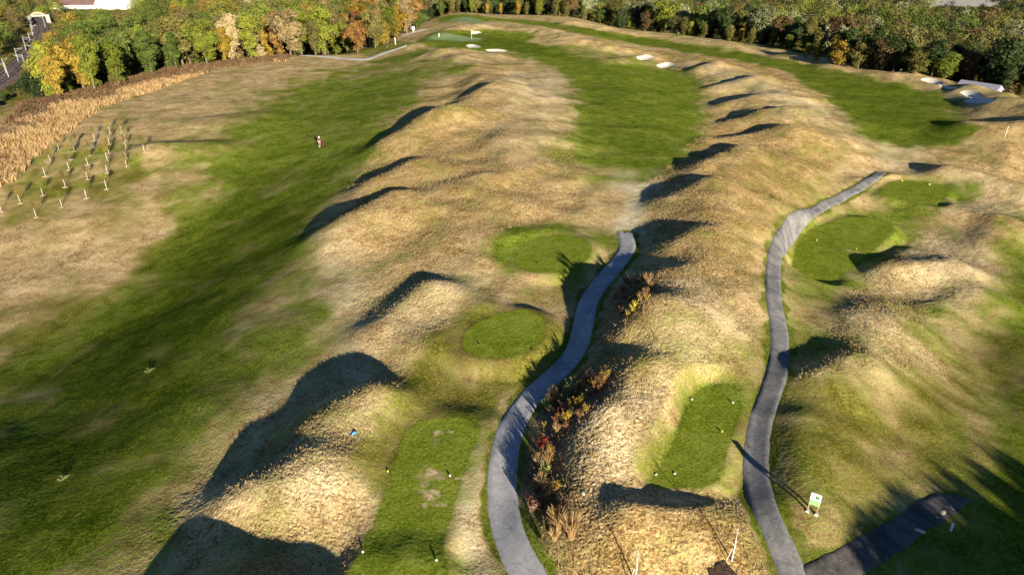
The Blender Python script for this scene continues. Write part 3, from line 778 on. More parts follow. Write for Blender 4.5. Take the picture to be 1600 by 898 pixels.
def make_tree(kind, seed):
    r = np.random.default_rng(seed); root = empty('tree', (0, 0, 0)); t = MB(); lobes = []
    if kind == 'broad': H, R, nl, ncl, per, sz, z0 = 12.0, 4.6, 12, 260, 26, .27, .16
    elif kind == 'tall': H, R, nl, ncl, per, sz, z0 = 15.0, 3.7, 13, 250, 26, .27, .12
    elif kind == 'bushy': H, R, nl, ncl, per, sz, z0 = 7.5, 3.4, 9, 170, 26, .24, .08
    elif kind == 'narrow': H, R, nl, ncl, per, sz, z0 = 7.5, 1.5, 7, 90, 26, .22, .14
    else: H, R, nl, ncl, per, sz, z0 = 12.0, 3.2, 6, 26, 14, .22, .5      # bare
    for k in range(nl):
        f = k/(nl-1); z = H*(z0+(.92-z0)*f)
        prof = math.sin(PI*min(1, .18+.82*(1-f)**.8)) if kind != 'narrow' else .5+.6*math.sin(PI*(.25+.7*(1-f)))
        prof = max(prof, .35)
        rr = R*prof*(.40+.25*r.random()); a = r.random()*2*PI; q = R*prof*(.15+.55*r.random())
        if kind == 'narrow': q *= .4
        lobes.append((q*math.cos(a), q*math.sin(a), z, max(rr, R*.25), max(rr*.85, R*.25)))
    lobes.append((0, 0, H*.88, R*.35, H*.10)); lobes.append((0, 0, H*(z0+.3), R*.6, H*.16))
    lean = r.normal(0, .25, 2)
    tp = [(0,0,-.6),(lean[0]*.3,lean[1]*.3,H*.3),(lean[0],lean[1],H*.6),(lean[0]*1.3,lean[1]*1.3,H*.86)]
    t.tube(tp, [H*.022, H*.016, H*.010, H*.004], 7)
    for k in range(9 if kind != 'bare' else 22):
        z = H*(.2+.6*r.random()); a = r.random()*2*PI; l = R*(.5+.5*r.random())
        bx, by = lean[0]*z/H, lean[1]*z/H
        p1 = Vector((bx, by, z)); p2 = p1+Vector((math.cos(a)*l*.5, math.sin(a)*l*.5, l*.45)); p3 = p2+Vector((math.cos(a+.4)*l*.5, math.sin(a+.4)*l*.5, l*.5))
        t.tube([p1, p2, p3], [H*.009, H*.006, H*.002], 5)
        if kind == 'bare':
            for m in range(3):
                a2 = a+r.normal(0, .8); t.tube([p2, p2+Vector((math.cos(a2)*l*.4, math.sin(a2)*l*.4, l*.35))], [H*.004, H*.0012], 4)
    t.build('trunk', M_PALEBARK if kind == 'bare' else M_BARK, root)
    cc, dd_ = crown_centres(lobes, ncl, r)
    V, F, rn = leaf_cloud(cc, per, (.42, .42, .34), sz, r, out=dd_)
    cr = leaves_obj('crown', V, F, rn, LEAF['olive'], root)
    return root
PROTO = {k: [make_tree(k, 100+i*7+j) for j in range(n)] for i, (k, n) in enumerate((('broad', 3), ('tall', 3), ('bushy', 3), ('narrow', 2), ('bare', 2)))}
_used = set()
TREES = []
def place_tree(kind, x, y, h, colour, dz=0.0, wide=1.0):
    v = random.randrange(len(PROTO[kind])); p = PROTO[kind][v]
    if p.name not in _used: _used.add(p.name); o = p
    else: o = copy_thing(p)
    H0 = {'broad': 12.9, 'tall': 16, 'bushy': 8.2, 'narrow': 8.2, 'bare': 13}[kind]
    s = h/H0
    z = float(height(x, y)[0]); o.location = (x, y, z+dz); o.rotation_euler = (0, 0, random.random()*6.28)
    o.scale = (s*wide, s*wide, s)
    for ch in o.children:
        if ch.name.startswith('crown'):
            ch.material_slots[0].link = 'OBJECT'; ch.material_slots[0].material = LEAF[colour]
    o['category'] = 'tree'; TREES.append((o, kind, colour, x, y)); return o

# railway corridor (surveyed first so that trees keep clear)
RAILPX = [(-60,168),(-25,144),(0,128),(20,112),(40,93),(55,75),(64,60),(66,48),(63,38)]
RL = world_line(RAILPX, 2.0)
rzr = height(RL[:,0], RL[:,1])
def rail_d(x, y):
    d = np.full(np.shape(x), 1e9)
    for i in range(0, len(RL)-1, 3):
        j = min(i+3, len(RL)-1); dd, _, _, _ = seg_dist(x, y, *RL[i], *RL[j]); d = np.minimum(d, dd)
    return d
def to_px(x, y, z):
    X = x; dep = y*CP - (z-CAM_Z)*SP; up = y*SP + (z-CAM_Z)*CP
    return 800+FPX*X/dep, 449-FPX*up/dep

# hand placed trees: pixel of the foot, height in metres, kind, colour
HAND = [
 (112,140,15.5,'tall','yellow green'), (85,138,11,'broad','mid green'), (140,137,9,'broad','brown'), (165,128,8.5,'bushy','olive'), (128,139,5,'bushy','orange'),
 (188,118,15,'broad','mid green'), (215,112,13,'broad','mid green'), (240,106,12,'tall','yellow green'), (205,122,5,'bushy','yellow green'), (178,130,4,'bushy','olive'),
 (262,98,12,'broad','olive'), (288,92,10,'tall','golden'), (270,100,5,'bushy','yellow green'), (312,86,9,'bare','straw'), (325,84,11,'tall','brown'), (345,80,9,'bushy','mid green'),
 (362,80,11,'narrow','yellow green'), (380,79,13,'broad','olive'), (352,78,14,'tall','brown'), (408,80,12,'tall','dark green'), (430,79,10,'bushy','yellow green'), (452,78,9,'bushy','golden'),
 (470,78,12,'broad','orange'), (488,78,10,'bushy','orange'), (520,76,13,'tall','yellow green'), (505,77,13,'bare','straw'), (545,75,14,'tall','orange'), (562,73,14,'tall','rust red'),
 (556,75,8,'bushy','brown'), (578,72,12,'bare','straw'), (590,70,13,'tall','orange'), (606,67,14,'tall','yellow green'), (600,70,8,'bushy','golden'), (622,60,13,'tall','golden'),
 (636,52,14,'tall','straw'), (642,46,13,'broad','orange'), (652,44,7,'bushy','mid green'), (660,36,6,'bushy','mid green'),
 (20,146,2.6,'bushy','dark green'), (38,136,3,'bushy','dark green'), (50,140,3,'bushy','mid green'), (5,160,3,'bushy','dark green'), (30,150,3,'bushy','olive'), (-12,172,3,'bushy','dark green'), (12,156,2.6,'bushy','mid green'), (45,150,2.6,'bushy','olive'),
 (92,142,4,'bushy','mid green'), (150,132,4,'bushy','mid green'), (232,112,4,'bushy','yellow green'), (250,107,3.5,'bushy','yellow green'), (335,86,4,'bushy','mid green'), (395,80,4,'bushy','yellow green'), (440,78,4,'bushy','golden'), (480,78,4,'bushy','orange'), (530,76,4,'bushy','brown'),
 (1340,108,8,'broad','olive'), (1310,103,7,'bushy','golden'), (1378,110,9,'broad','brown'), (1395,112,10,'broad','dark green'), (1430,116,7,'bushy','olive'), (1455,120,10,'broad','dark green'),
 (1475,123,7,'bushy','yellow green'), (1492,126,5,'narrow','olive'), (1512,128,11,'broad','dark green'), (1545,136,11,'broad','dark green'),
 (1275,96,4,'narrow','golden'), (1296,98,4,'narrow','olive'), (1260,92,5,'narrow','yellow green'),
]
pts = []
for px, py, h, kind, col in HAND:
    x, y, z = G(px, py)[0]
    place_tree(kind, x, y, h, col, wide=1.0 if kind == 'narrow' else 1.22); pts.append((x, y, 2.6 if kind in ('narrow', 'bushy') else 4.2))
hand_n = len(HAND)
# infill, nearest first
cand = []
for gx in np.arange(-420, 520, 6.2):
    for gy in np.arange(60, 620, 6.2):
        cand.append((gx+random.uniform(-2.4, 2.4), gy+random.uniform(-2.4, 2.4)))
cand = np.array(cand)
eo = edge_out(cand[:,0], cand[:,1]); rd = rail_d(cand[:,0], cand[:,1])
zz = height(cand[:,0], cand[:,1]); ppx, ppy = to_px(cand[:,0], cand[:,1], zz+7)
az = np.abs(ppx-800)
BLD = [(1490,1590,112,150)]
ok = (eo > 3.0) & (rd > 8.5) & (ppx > -40) & (ppx < 1640) & (ppy > -12)
cand = cand[ok]; eo = eo[ok]; ppx = ppx[ok]; ppy = ppy[ok]
rr = np.hypot(cand[:,0], cand[:,1])
order = np.argsort(eo*1.0 + rr*.04)
grid = {}
def too_close(x, y, d):
    for (a, b, r) in pts:
        if (a-x)**2+(b-y)**2 < ((d+r)*.80)**2: return True
    return False
COLS_L = ['mid green','mid green','yellow green','olive','mid green','yellow green','olive','brown','mid green','golden']
COLS_M = ['orange','yellow green','olive','golden','brown','straw','mid green','olive','yellow green','mid green']
COLS_R = ['olive','olive','dark green','olive','silvery green','silvery green','brown','mid green','dark green','mid green','olive','yellow green']
far = []
FAR_KEEP = 285
hx = G([1505,1572],[124,137]); hcx, hcy = hx[:,0].mean(), hx[:,1].mean()
for i in order:
    x, y = cand[i]; px = ppx[i]; e = eo[i]
    if abs(x-hcx) < 12 and abs(y-hcy) < 9: continue
    left = px < 665
    y_r = np.interp(px, [q[0] for q in RAILPX[:8]], [q[1] for q in RAILPX[:8]]) if px < 66 else 999
    topy = to_px(x, y, float(height(x, y)[0])+12)[1]
    if px < 62 and np.hypot(x, y) < np.hypot(*RL[np.argmin(np.abs(to_px(RL[:,0], RL[:,1], rzr)[0]-px))]) and topy < y_r+8: continue
    if 60 <= px < 74 and 30 < ppy[i] < 60: continue
    if px > 1480 and e < 11: continue
    if left:
        kind = random.choice(['broad','tall','broad','tall','broad']); h = random.uniform(10.5, 16.5)
        col = random.choice(COLS_L if px < 330 else COLS_M)
        if px < 60: h = random.uniform(7, 12); col = random.choice(['brown','olive','dark green','dark green','brown','olive'])
        if 60 < px < 130 and ppy[i] < 60: h = random.uniform(8, 11)
    else:
        col = random.choice(COLS_R)
        if e < 9:
            kind = random.choice(['narrow','narrow','bushy','broad']); h = random.uniform(4.5, 8) if px < 1250 else random.uniform(7, 10)
            if kind == 'narrow': col = random.choice(['yellow green','olive','olive','golden'])
        else:
            kind = random.choice(['broad','broad','bushy','tall']); h = random.uniform(8, 14.5)
            if px > 1480: col = random.choice(['dark green','olive','dark green','brown'])
    d = {'broad': 4.4, 'tall': 3.7, 'bushy': 3.2, 'narrow': 1.8}[kind]
    lim = 14 if 88 < px < 215 else (10 if 1455 < px < 1560 else None)
    if lim:
        z_ = float(height(x, y)[0])
        while h > 3 and to_px(x, y, z_+h)[1] < lim: h -= .7
        if h < 3.4: continue
    if len(TREES) < FAR_KEEP:
        if too_close(x, y, d): continue
        place_tree(kind, x, y, h, col, wide=random.uniform(.9, 1.2)); pts.append((x, y, d))
    else:
        if any((a-x)**2+(b-y)**2 < 68 for a, b, _, _, _ in far[-400:]): continue
        if random.random() < .55:
            q_ = [COLS_L, COLS_M][px > 330] if left else COLS_R
            col = q_[int((vnoise(np.array([x*.02]), np.array([y*.02]), 8)[0]+.5)*2.2*len(q_)) % len(q_)]
        far.append((x, y, h*1.1, col, px))
# extra front row on the far right-hand edge: young columnar trees
# ---- far woodland, one mass
fv, ff, fr, fc = [], [], [], []
r = np.random.default_rng(5); base = 0
CV = {'mid green': (.085,.125,.022), 'yellow green': (.17,.20,.03), 'olive': (.13,.125,.032), 'dark green': (.035,.058,.018), 'golden': (.26,.18,.03), 'orange': (.32,.16,.04),
      'rust red': (.20,.07,.03), 'brown': (.14,.10,.045), 'silvery green': (.22,.235,.11), 'straw': (.30,.25,.12)}
fz = height(np.array([f[0] for f in far]), np.array([f[1] for f in far])) if far else []
for (x, y, h, col, px), z in zip(far, fz):
    h = h*random.uniform(.62, 1.12); R = h*.37; k = 46
    d = r.normal(0, 1, (k, 3)); d /= np.linalg.norm(d, axis=1, keepdims=True); d[:, 2] = np.abs(d[:, 2])*1.2-.35
    cc = np.array([x, y, z+h*.55]) + d*np.array([R, R, h*.42])*(.65+.4*r.random((k, 1)))
    V, F, rn = leaf_cloud(cc, 11, (.6, .6, .45), .34, r, out=d)
    fv.append(V); ff.append(F+base); base += len(V); fr.append(rn); fc.append(np.tile(np.array(CV[col])*(.75+.35*random.random()), (len(V), 1)))
def far_mat():
    m, nt, b = new_mat('far_woodland', .9)
    at = N(nt, 'ShaderNodeAttribute'); at.attribute_name = 'tint'; a2 = N(nt, 'ShaderNodeAttribute'); a2.attribute_name = 'rnd'
    v = math_n(nt, 'ADD', .72, math_n(nt, 'MULTIPLY', a2.outputs['Fac'], .36))
    vm = nt.nodes.new('ShaderNodeVectorMath'); vm.operation = 'SCALE'; nt.links.new(at.outputs['Color'], vm.inputs[0]); nt.links.new(v, vm.inputs['Scale'])
    nt.links.new(vm.outputs[0], b.inputs['Base Color']); return m
if far:
    V = np.concatenate(fv); o = leaves_obj('woodland', V, np.concatenate(ff), np.concatenate(fr), far_mat())
    ca = o.data.color_attributes.new('tint', 'FLOAT_COLOR', 'POINT'); c4 = np.ones((len(V), 4), np.float32); c4[:, :3] = np.concatenate(fc); ca.data.foreach_set('color', c4.ravel())
    tag(o, 'far wood of mixed autumn trees reading as one mass behind the nearer rows', 'woodland', kind='stuff')
# labels for the single trees
KW = {'broad': 'broad', 'tall': 'tall', 'bushy': 'bushy', 'narrow': 'narrow', 'bare': 'bare'}
buckets = {}
for o, kind, col, x, y in TREES:
    e = float(edge_out(np.array([x]), np.array([y]))[0]); z = o.location.z
    px, py = to_px(x, y, z+3)
    wood = 'left wood' if px < 665 else 'right wood'
    row = 'front row' if e < 8 else ('second row' if e < 18 else ('third row' if e < 30 else ('fourth row' if e < 45 else 'rear rows')))
    buckets.setdefault((wood, row), []).append((px, o, kind, col))
for (wood, row), L in buckets.items():
    L.sort(key=lambda q: q[0])
    for i, (px, o, kind, col) in enumerate(L):
        o['label'] = f"{col} {KW[kind]} tree, {ordinal(i+1)} from the left in the {row} of the {wood}"
        o['group'] = 'trees of the ' + wood
        if kind == 'bushy' and o.scale[2] < .62: o.name = 'bush'; o['category'] = 'bush'; o['label'] = o['label'].replace('bushy tree', 'bush')

# two trees and their trunks out of frame on the right, whose shade falls on the branch path
NT0 = len(TREES)
for x, y, h in ((35.0, .5, 9.0), (37.5, 1.5, 8.6), (40.2, -.5, 9.2), (43, 1, 8.6), (46, -.5, 9), (49, .5, 8.6), (52.5, 0, 9), (37, -7, 9.5), (41.5,-7,10), (46,-7,10), (51,-7,10)):
    o = place_tree('broad', x, y, h, 'dark green'); o['label'] = f'dark green tree outside the view, {ordinal(len(TREES)-NT0)} of those shading the branch path'; o['group'] = 'trees beside the branch path'

# ------------------------------------------------------------------ tall straw grass along the upper left
def blades(P, n, hlo, hhi, wid, seed, name, mat, per=9, lab=None, cat='grass', keep=None, lean=.45):
    r = np.random.default_rng(seed); P = np.asarray(P); lo, hi = P.min(0), P.max(0)
    q = r.random((n*3, 2))*(hi-lo)+lo; q = q[poly_sd(q[:,0], q[:,1], P, 1) < 0][:n]
    if keep is not None: q = q[keep(q[:,0], q[:,1])]
    z = height(q[:,0], q[:,1]); m = len(q)
    c = np.repeat(np.column_stack([q, z]), per, 0); k = len(c)
    H = (hlo+(hhi-hlo)*r.random(k))[:, None]*np.repeat(.7+.6*r.random(m), per)[:, None]
    a = r.random(k)*2*PI; rad = r.random(k)**.5*.35*hhi
    root = c + np.column_stack([np.cos(a)*rad, np.sin(a)*rad, np.zeros(k)-.05])
    tip_d = np.column_stack([np.cos(a)*lean+r.normal(0,.15,k)-.12, np.sin(a)*lean+r.normal(0,.15,k)+.1, np.ones(k)])
    ta = r.random(k)*PI; wv = np.column_stack([np.cos(ta), np.sin(ta), np.zeros(k)])*wid*(.6+.8*r.random((k,1)))
    mid = root + tip_d*H*np.array([.35,.35,.6]); tip = root + tip_d*H*np.array([1.0,1.0,.95])
    V = np.stack([root-wv, root+wv, mid+wv*.9, mid-wv*.9, tip+wv*.25, tip-wv*.25], 1).reshape(-1, 3)
    b = np.arange(k)[:, None]*6
    F = np.concatenate([b+np.array([0,1,2,3]), b+np.array([3,2,4,5])])
    rn = np.repeat(np.repeat(r.random(m), per)*.7+.3*r.random(k), 6)
    o = leaves_obj(name, V, F, rn, mat)
    if lab: tag(o, lab, cat, kind='stuff')
    return o
M_STRAW = leaf_mat('straw_blades', (.22,.13,.05), (.46,.31,.14), (.68,.50,.27), .3)
M_BROWNGR = leaf_mat('brown_blades', (.10,.06,.03), (.22,.14,.075), (.40,.28,.15), .2)
M_TUFT = leaf_mat('dry_tufts', (.22,.155,.065), (.40,.30,.145), (.60,.48,.27), .2)
band = smooth_poly(Gp([(-60,330),(-10,296),(20,286),(45,262),(62,240),(85,224),(105,212),(135,186),(165,170),(205,153),(260,136),(300,122),(340,109),(380,103),(420,97),(462,89),(460,78),(420,77),(370,78),(330,80),(290,92),(240,108),(190,124),(140,138),(90,150),(60,150),(20,178),(-20,210),(-80,250)])[:, :2], 2)
blades(band, 12500, .7, 1.15, .05, 11, 'tall_grass', M_STRAW, 10, 'tall straw coloured grass swept along the edge of the upper left slope',
       keep=lambda x, y: edge_out(x, y) < (-5.5 + 10*vnoise(x*.12, y*.12, 3)))
blades(band, 7000, .6, 1.0, .05, 12, 'brown_grass', M_BROWNGR, 10, 'darker brown tall grass on the outer side of the straw band',
       keep=lambda x, y: edge_out(x, y) > (-7 + 10*vnoise(x*.12, y*.12, 3)))
low = smooth_poly(Gp([(470,88),(500,84),(540,80),(510,76),(470,78)])[:, :2], 2)
blades(low, 500, .4, .8, .05, 13, 'brown_grass', M_BROWNGR, 9, 'short brown grass at the end of the band beside the pale path')
# short tufts standing on the rough mounds
def tuss_at(x, y):
    t = zone_val(x, y, TUSS, 0.0); g = zone_val(x, y, GREEN, .1)
    return (t > .5) & (g < .62) & (path_dist(x, y) > .5) & (rng.random(len(x)) < np.clip(95/np.hypot(x, y), .15, 1))
near_poly = np.array([(-30,26),(-42,150),(75,150),(34,26)], float)
blades(near_poly, 170000, .08, .19, .022, 14, 'dry_grass', M_TUFT, 4, 'short dry grass tufts covering the rough mounds', keep=tuss_at, lean=.7)

def verge(x, y):
    d = path_dist(x, y, ('p1','p2','p4')); return (d > -.22) & (d < .38) & (rng.random(len(x)) < .8)
M_VERGE = leaf_mat('verge_grass', (.08,.09,.015), (.17,.18,.03), (.34,.30,.12), .25)
for key, nm in (('p1', 'left'), ('p2', 'right')):
    W_, w_ = PL[key]
    blades(np.array([(W_[:,0].min()-2, W_[:,1].min()-2), (W_[:,0].min()-2, W_[:,1].max()+2), (W_[:,0].max()+2, W_[:,1].max()+2), (W_[:,0].max()+2, W_[:,1].min()-2)]), 80000, .04, .10, .018, 15, 'verge_grass', M_VERGE, 3,
           f'ragged grass growing over the edges of the {nm} path', keep=lambda x, y, key=key: (path_dist(x, y, (key,)) > -.22) & (path_dist(x, y, (key,)) < .4), lean=.8)
# ------------------------------------------------------------------ planting beds: single plants
M_STEM = simple('stem', (.14,.09,.05), .9, .2, 6)
PLANTM = {'rust brown': leaf_mat('plant_rust', (.10,.05,.02), (.25,.13,.05), (.42,.26,.12)), 'bright red': leaf_mat('plant_red', (.18,.02,.015), (.36,.05,.035), (.5,.13,.08)),
          'golden': leaf_mat('plant_gold', (.22,.14,.02), (.42,.29,.05), (.6,.46,.12)), 'pale green': leaf_mat('plant_green', (.14,.18,.04), (.30,.36,.10), (.5,.52,.22)),
          'yellow': leaf_mat('plant_yellow', (.35,.30,.02), (.6,.52,.05), (.75,.66,.12)), 'straw': M_STRAW, 'pinkish brown': leaf_mat('plant_pink', (.20,.09,.06), (.42,.22,.15), (.6,.40,.28)),
          'dark olive': leaf_mat('plant_olive', (.05,.045,.015), (.11,.10,.03), (.2,.17,.06))}
def make_shrub(seed):
    r = np.random.default_rng(seed); root = empty('shrub', (0,0,0)); t = MB(); cs = []
    for k in range(9):
        a = r.random()*6.28; l = .25+.35*r.random(); h = .7+.5*r.random()
        p2 = (math.cos(a)*l*.5, math.sin(a)*l*.5, h*.55); p3 = (math.cos(a)*l, math.sin(a)*l, h)
        t.tube([(0,0,-.1), p2, p3], [.02,.014,.006], 5)
        for q in range(5):
            f = .35+.65*q/4; cs.append((math.cos(a)*l*f, math.sin(a)*l*f, h*f))
    t.build('stem', M_STEM, root)
    V, F, rn = leaf_cloud(np.array(cs), 9, (.07,.07,.08), .055, r); leaves_obj('foliage', V, F, rn, PLANTM['golden'], root); return root
def make_clump(seed):
    r = np.random.default_rng(seed); root = empty('grass_clump', (0,0,0)); k = 130
    a = r.random(k)*6.28; ln = .15+.4*r.random(k); H = .8+.45*r.random(k)
    rt = np.column_stack([np.cos(a)*.1, np.sin(a)*.1, np.full(k, -.05)])
    mid = rt+np.column_stack([np.cos(a)*ln*.3, np.sin(a)*ln*.3, H*.6]); tip = rt+np.column_stack([np.cos(a)*ln, np.sin(a)*ln, H*.95])
    ta = r.random(k)*PI; wv = np.column_stack([np.cos(ta), np.sin(ta), np.zeros(k)])*.016
    V = np.stack([rt-wv, rt+wv, mid+wv, mid-wv, tip+wv*.5, tip-wv*.5], 1).reshape(-1,3); b = np.arange(k)[:,None]*6
    F = np.concatenate([b+np.array([0,1,2,3]), b+np.array([3,2,4,5])])
    leaves_obj('blade', V, F, np.repeat(r.random(k), 6), M_STRAW, root)
    for c in root.children:
        if c.name.startswith('blade'): c['kind'] = 'stuff'
    return root
SHR = [make_shrub(31+k) for k in range(3)]; CLU = [make_clump(41+k) for k in range(2)]
_pu = set()
BED = [
 ('upper bed', [(1002,436,'c','straw',1),(1012,440,'c','straw',1.1),(1015,450,'c','straw',1),(1008,460,'c','straw',.9),(1000,468,'c','straw',.9),(992,476,'s','yellow',.8),(988,484,'s','yellow',.7),
   (978,440,'s','rust brown',1),(984,444,'s','pinkish brown',1),(973,453,'s','bright red',.75),(962,462,'s','bright red',.5),(977,466,'s','bright red',.7),(964,478,'c','straw',.9),(970,488,'s','rust brown',.7),
   (980,490,'s','golden',.6),(994,462,'s','rust brown',.9),(1000,452,'s','golden',.9),(986,470,'s','dark olive',.8),(960,486,'s','golden',.5),(996,444,'s','dark olive',.9),(1010,468,'s','golden',.7)]),
 ('middle bed', [(945,592,'s','golden',.9),(940,600,'s','rust brown',.9),(933,594,'s','pinkish brown',.9),(922,588,'s','pinkish brown',.8),(917,596,'s','bright red',.7),(926,605,'s','golden',.8),(930,612,'s','rust brown',.9),
   (920,615,'c','straw',.8),(912,609,'s','golden',.8),(898,598,'s','bright red',.7),(905,608,'s','rust brown',.9),(892,615,'s','pale green',1.1),(900,622,'s','dark olive',.9),(910,625,'s','golden',.8),
   (903,634,'s','golden',.9),(893,636,'s','golden',.8),(872,612,'s','pinkish brown',.9),(864,622,'c','straw',1.1),(861,630,'c','straw',.9),(873,628,'s','rust brown',.9),(880,640,'s','pinkish brown',.8),(876,644,'s','bright red',.6),
   (852,638,'s','pale green',.8),(861,646,'c','straw',.7),(890,650,'s','yellow',.7),(884,654,'s','golden',.8),(876,656,'s','rust brown',.8),(868,660,'s','rust brown',.7),(895,646,'s','dark olive',.8),
   (870,672,'c','straw',.8),(850,664,'s','golden',.5),(884,666,'s','rust brown',.6),(915,640,'s','golden',.6),(906,650,'s','rust brown',.6)]),
 ('lower bed', [(848,698,'s','bright red',.9),(859,704,'s','golden',.7),(832,712,'c','straw',.7),(842,728,'c','straw',1),(856,722,'c','straw',1),(851,742,'s','pale green',.9),(846,762,'c','straw',1.1),(838,768,'s','rust brown',.8),
   (866,764,'s','golden',.7),(872,760,'s','golden',.6),(826,780,'s','bright red',.6),(830,790,'s','pinkish brown',.8),(855,780,'s','dark olive',.8),(846,790,'s','rust brown',.8),(832,800,'s','pinkish brown',.7),
   (876,790,'s','dark olive',.7),(882,798,'s','pinkish brown',.8),(868,800,'s','rust brown',.7),(872,826,'c','straw',1.5),(892,838,'c','straw',1.6),(866,842,'c','straw',.9),(854,826,'s','dark olive',.8),(850,848,'s','dark olive',.7),
   (884,812,'s','dark olive',.7),(860,812,'s','rust brown',.6),(895,806,'s','dark olive',.5)]),
]
for bed, items in BED:
    cnt = {}
    for px, py, k, col, sc in sorted(items, key=lambda q: q[1]):
        lst = SHR if k == 's' else CLU; p = random.choice(lst)
        if p.name not in _pu: _pu.add(p.name); o = p
        else: o = copy_thing(p)
        x, y, z = G(px, py+3)[0]; s = sc*random.uniform(.76, .94)*(.85 if bed == 'upper bed' else 1)
        o.location = (x, y, float(height(x, y)[0])); o.rotation_euler = (0, 0, random.random()*6.28); o.scale = (s*.95, s*.95, s*1.2)
        for ch in o.children:
            if ch.name.startswith(('foliage', 'blade')): ch.material_slots[0].link = 'OBJECT'; ch.material_slots[0].material = PLANTM[col]
        nm = 'leafy shrub' if k == 's' else 'grass clump'; key = (col, nm); cnt[key] = cnt.get(key, 0)+1
        tag(o, f"{col} {nm}, {ordinal(cnt[key])} such one from the far end of the {bed}", 'shrub' if k == 's' else 'ornamental grass', f"plants in the {bed}")

# ------------------------------------------------------------------ young staked trees on the left slope
M_GUARD = simple('trunk_guard', (.62,.60,.54), .8, .06, 5)
M_MULCH = simple('mulch', (.40,.30,.20), 1, .3, 8)
def make_sapling(seed):
    r = np.random.default_rng(seed); root = empty('sapling', (0,0,0))
    MB().tube([(0,0,-.1),(.02,.01,.9),(-.01,.02,1.45)], [.032,.03,.024], 8).build('trunk_guard', M_GUARD, root)
    t = MB().tube([(0,0,1.3),(0,.02,2.1),(.03,0,2.8)], [.03,.02,.008], 6)
    for k in range(8):
        a = r.random()*6.28; z = 1.5+1.0*r.random(); t.tube([(0,0,z),(math.cos(a)*.3,math.sin(a)*.3,z+.35)], [.012,.004], 4)
    t.build('stem', M_STEM, root)
    MB().tube([(.22,.1,-.1),(.22,.1,1.3)], .02, 6).build('stake', M_STEM, root)
    v = MB(); v.lathe([(.5,.0),(.42,.05),(.1,.07)], n=14).build('mulch_ring', M_MULCH, root, True)
    cs = [(r.normal(0,.22), r.normal(0,.22), 1.6+1.1*r.random()) for _ in range(40)]
    V, F, rn = leaf_cloud(np.array(cs), 6, (.10,.10,.12), .065, r); leaves_obj('foliage', V, F, rn, LEAF['yellow green'], root)
    return root
SP_ = [make_sapling(61+k) for k in range(3)]; _su = set()
SAP = [(57,339),(32,317),(2,330),(67,305),(97,323),(71,275),(102,292),(135,309),(167,295),(108,265),(79,253),(137,280),(137,257),(168,270),(198,260),(111,249),(92,234),(120,227),(116,236),(141,243),(168,251),(197,247),(146,231),(148,219),(170,239),(197,232),(171,225),(196,220),(190,207),(226,238),(172,208)]
for i, (px, py) in enumerate(sorted(SAP, key=lambda q: -q[1])):
    p = random.choice(SP_)
    if p.name not in _su: _su.add(p.name); o = p
    else: o = copy_thing(p)
    x, y, z = G(px, py)[0]; o.location = (x, y, float(height(x, y)[0])-.02); s = random.uniform(.85, 1.15); o.scale = (s,s,s); o.rotation_euler = (0,0,random.random()*6.28)
    col = random.choice(['yellow green','golden','olive','yellow green','brown'])
    for ch in o.children:
        if ch.name.startswith('foliage'): ch.material_slots[0].link = 'OBJECT'; ch.material_slots[0].material = LEAF[col]
    tag(o, f"young {col} sapling with white trunk guard, {ordinal(i+1)} nearest in the planted rows", 'sapling', 'saplings planted in rows on the left slope')

# bare whip trees at the bottom
def whip(px, py, h, lab, seed):
    r = np.random.default_rng(seed); x, y, z = G(px, py)[0]; root = empty('bare_sapling', (x, y, float(height(x, y)[0])), 0, lab, 'sapling')
    MB().tube([(0,0,-.1),(.02,0,h*.5),(0,.02,h*.62)], [.05,.04,.03], 8).build('trunk', M_GUARD, root)
    t = MB().tube([(0,.02,h*.6),(.03,.03,h)], [.025,.008], 6)
    for k in range(11):
        a = r.random()*6.28; zz = h*(.4+.5*r.random()); l = .25+.25*r.random(); t.tube([(0,0,zz),(math.cos(a)*l,math.sin(a)*l,zz+.35)], [.013,.004], 4)
    t.build('branch', M_PALEBARK, root)
    MB().tube([(-.38,-.05,-.1),(-.1,0,1.1)], .025, 6).build('stake', M_GUARD, root)
whip(1143,876,2.9,'bare whitish sapling with a slanting stake left of the dark cart path', 1)
whip(992,908,2.6,'bare pale sapling cut by the bottom edge of the photo', 2)

# square dark brown patch laid on the ground at the bottom edge
M_DKPATCH = simple('dark_patch_brown', (.045,.03,.022), 1, .5, 5)
g4 = Gp([(1106,890),(1132,875),(1158,905),(1120,925)])[:, :2]
vv = []; n_ = 12
for i in range(n_+1):
    for j in range(n_+1):
        u, v = i/n_, j/n_; p = (g4[0]*(1-u)+g4[1]*u)*(1-v)+(g4[3]*(1-u)+g4[2]*u)*v; vv.append((p[0], p[1]))
vv = np.array(vv); zz = height(vv[:,0], vv[:,1]) + .07 + .07*vnoise(vv[:,0]*6, vv[:,1]*6, 2); V = np.column_stack([vv, zz])
F = [(i*(n_+1)+j, (i+1)*(n_+1)+j, (i+1)*(n_+1)+j+1, i*(n_+1)+j+1) for i in range(n_) for j in range(n_)]
tag(add_mesh('dark_patch', V, F, M_DKPATCH), 'square dark brown patch beside the bare sapling', 'soil patch')

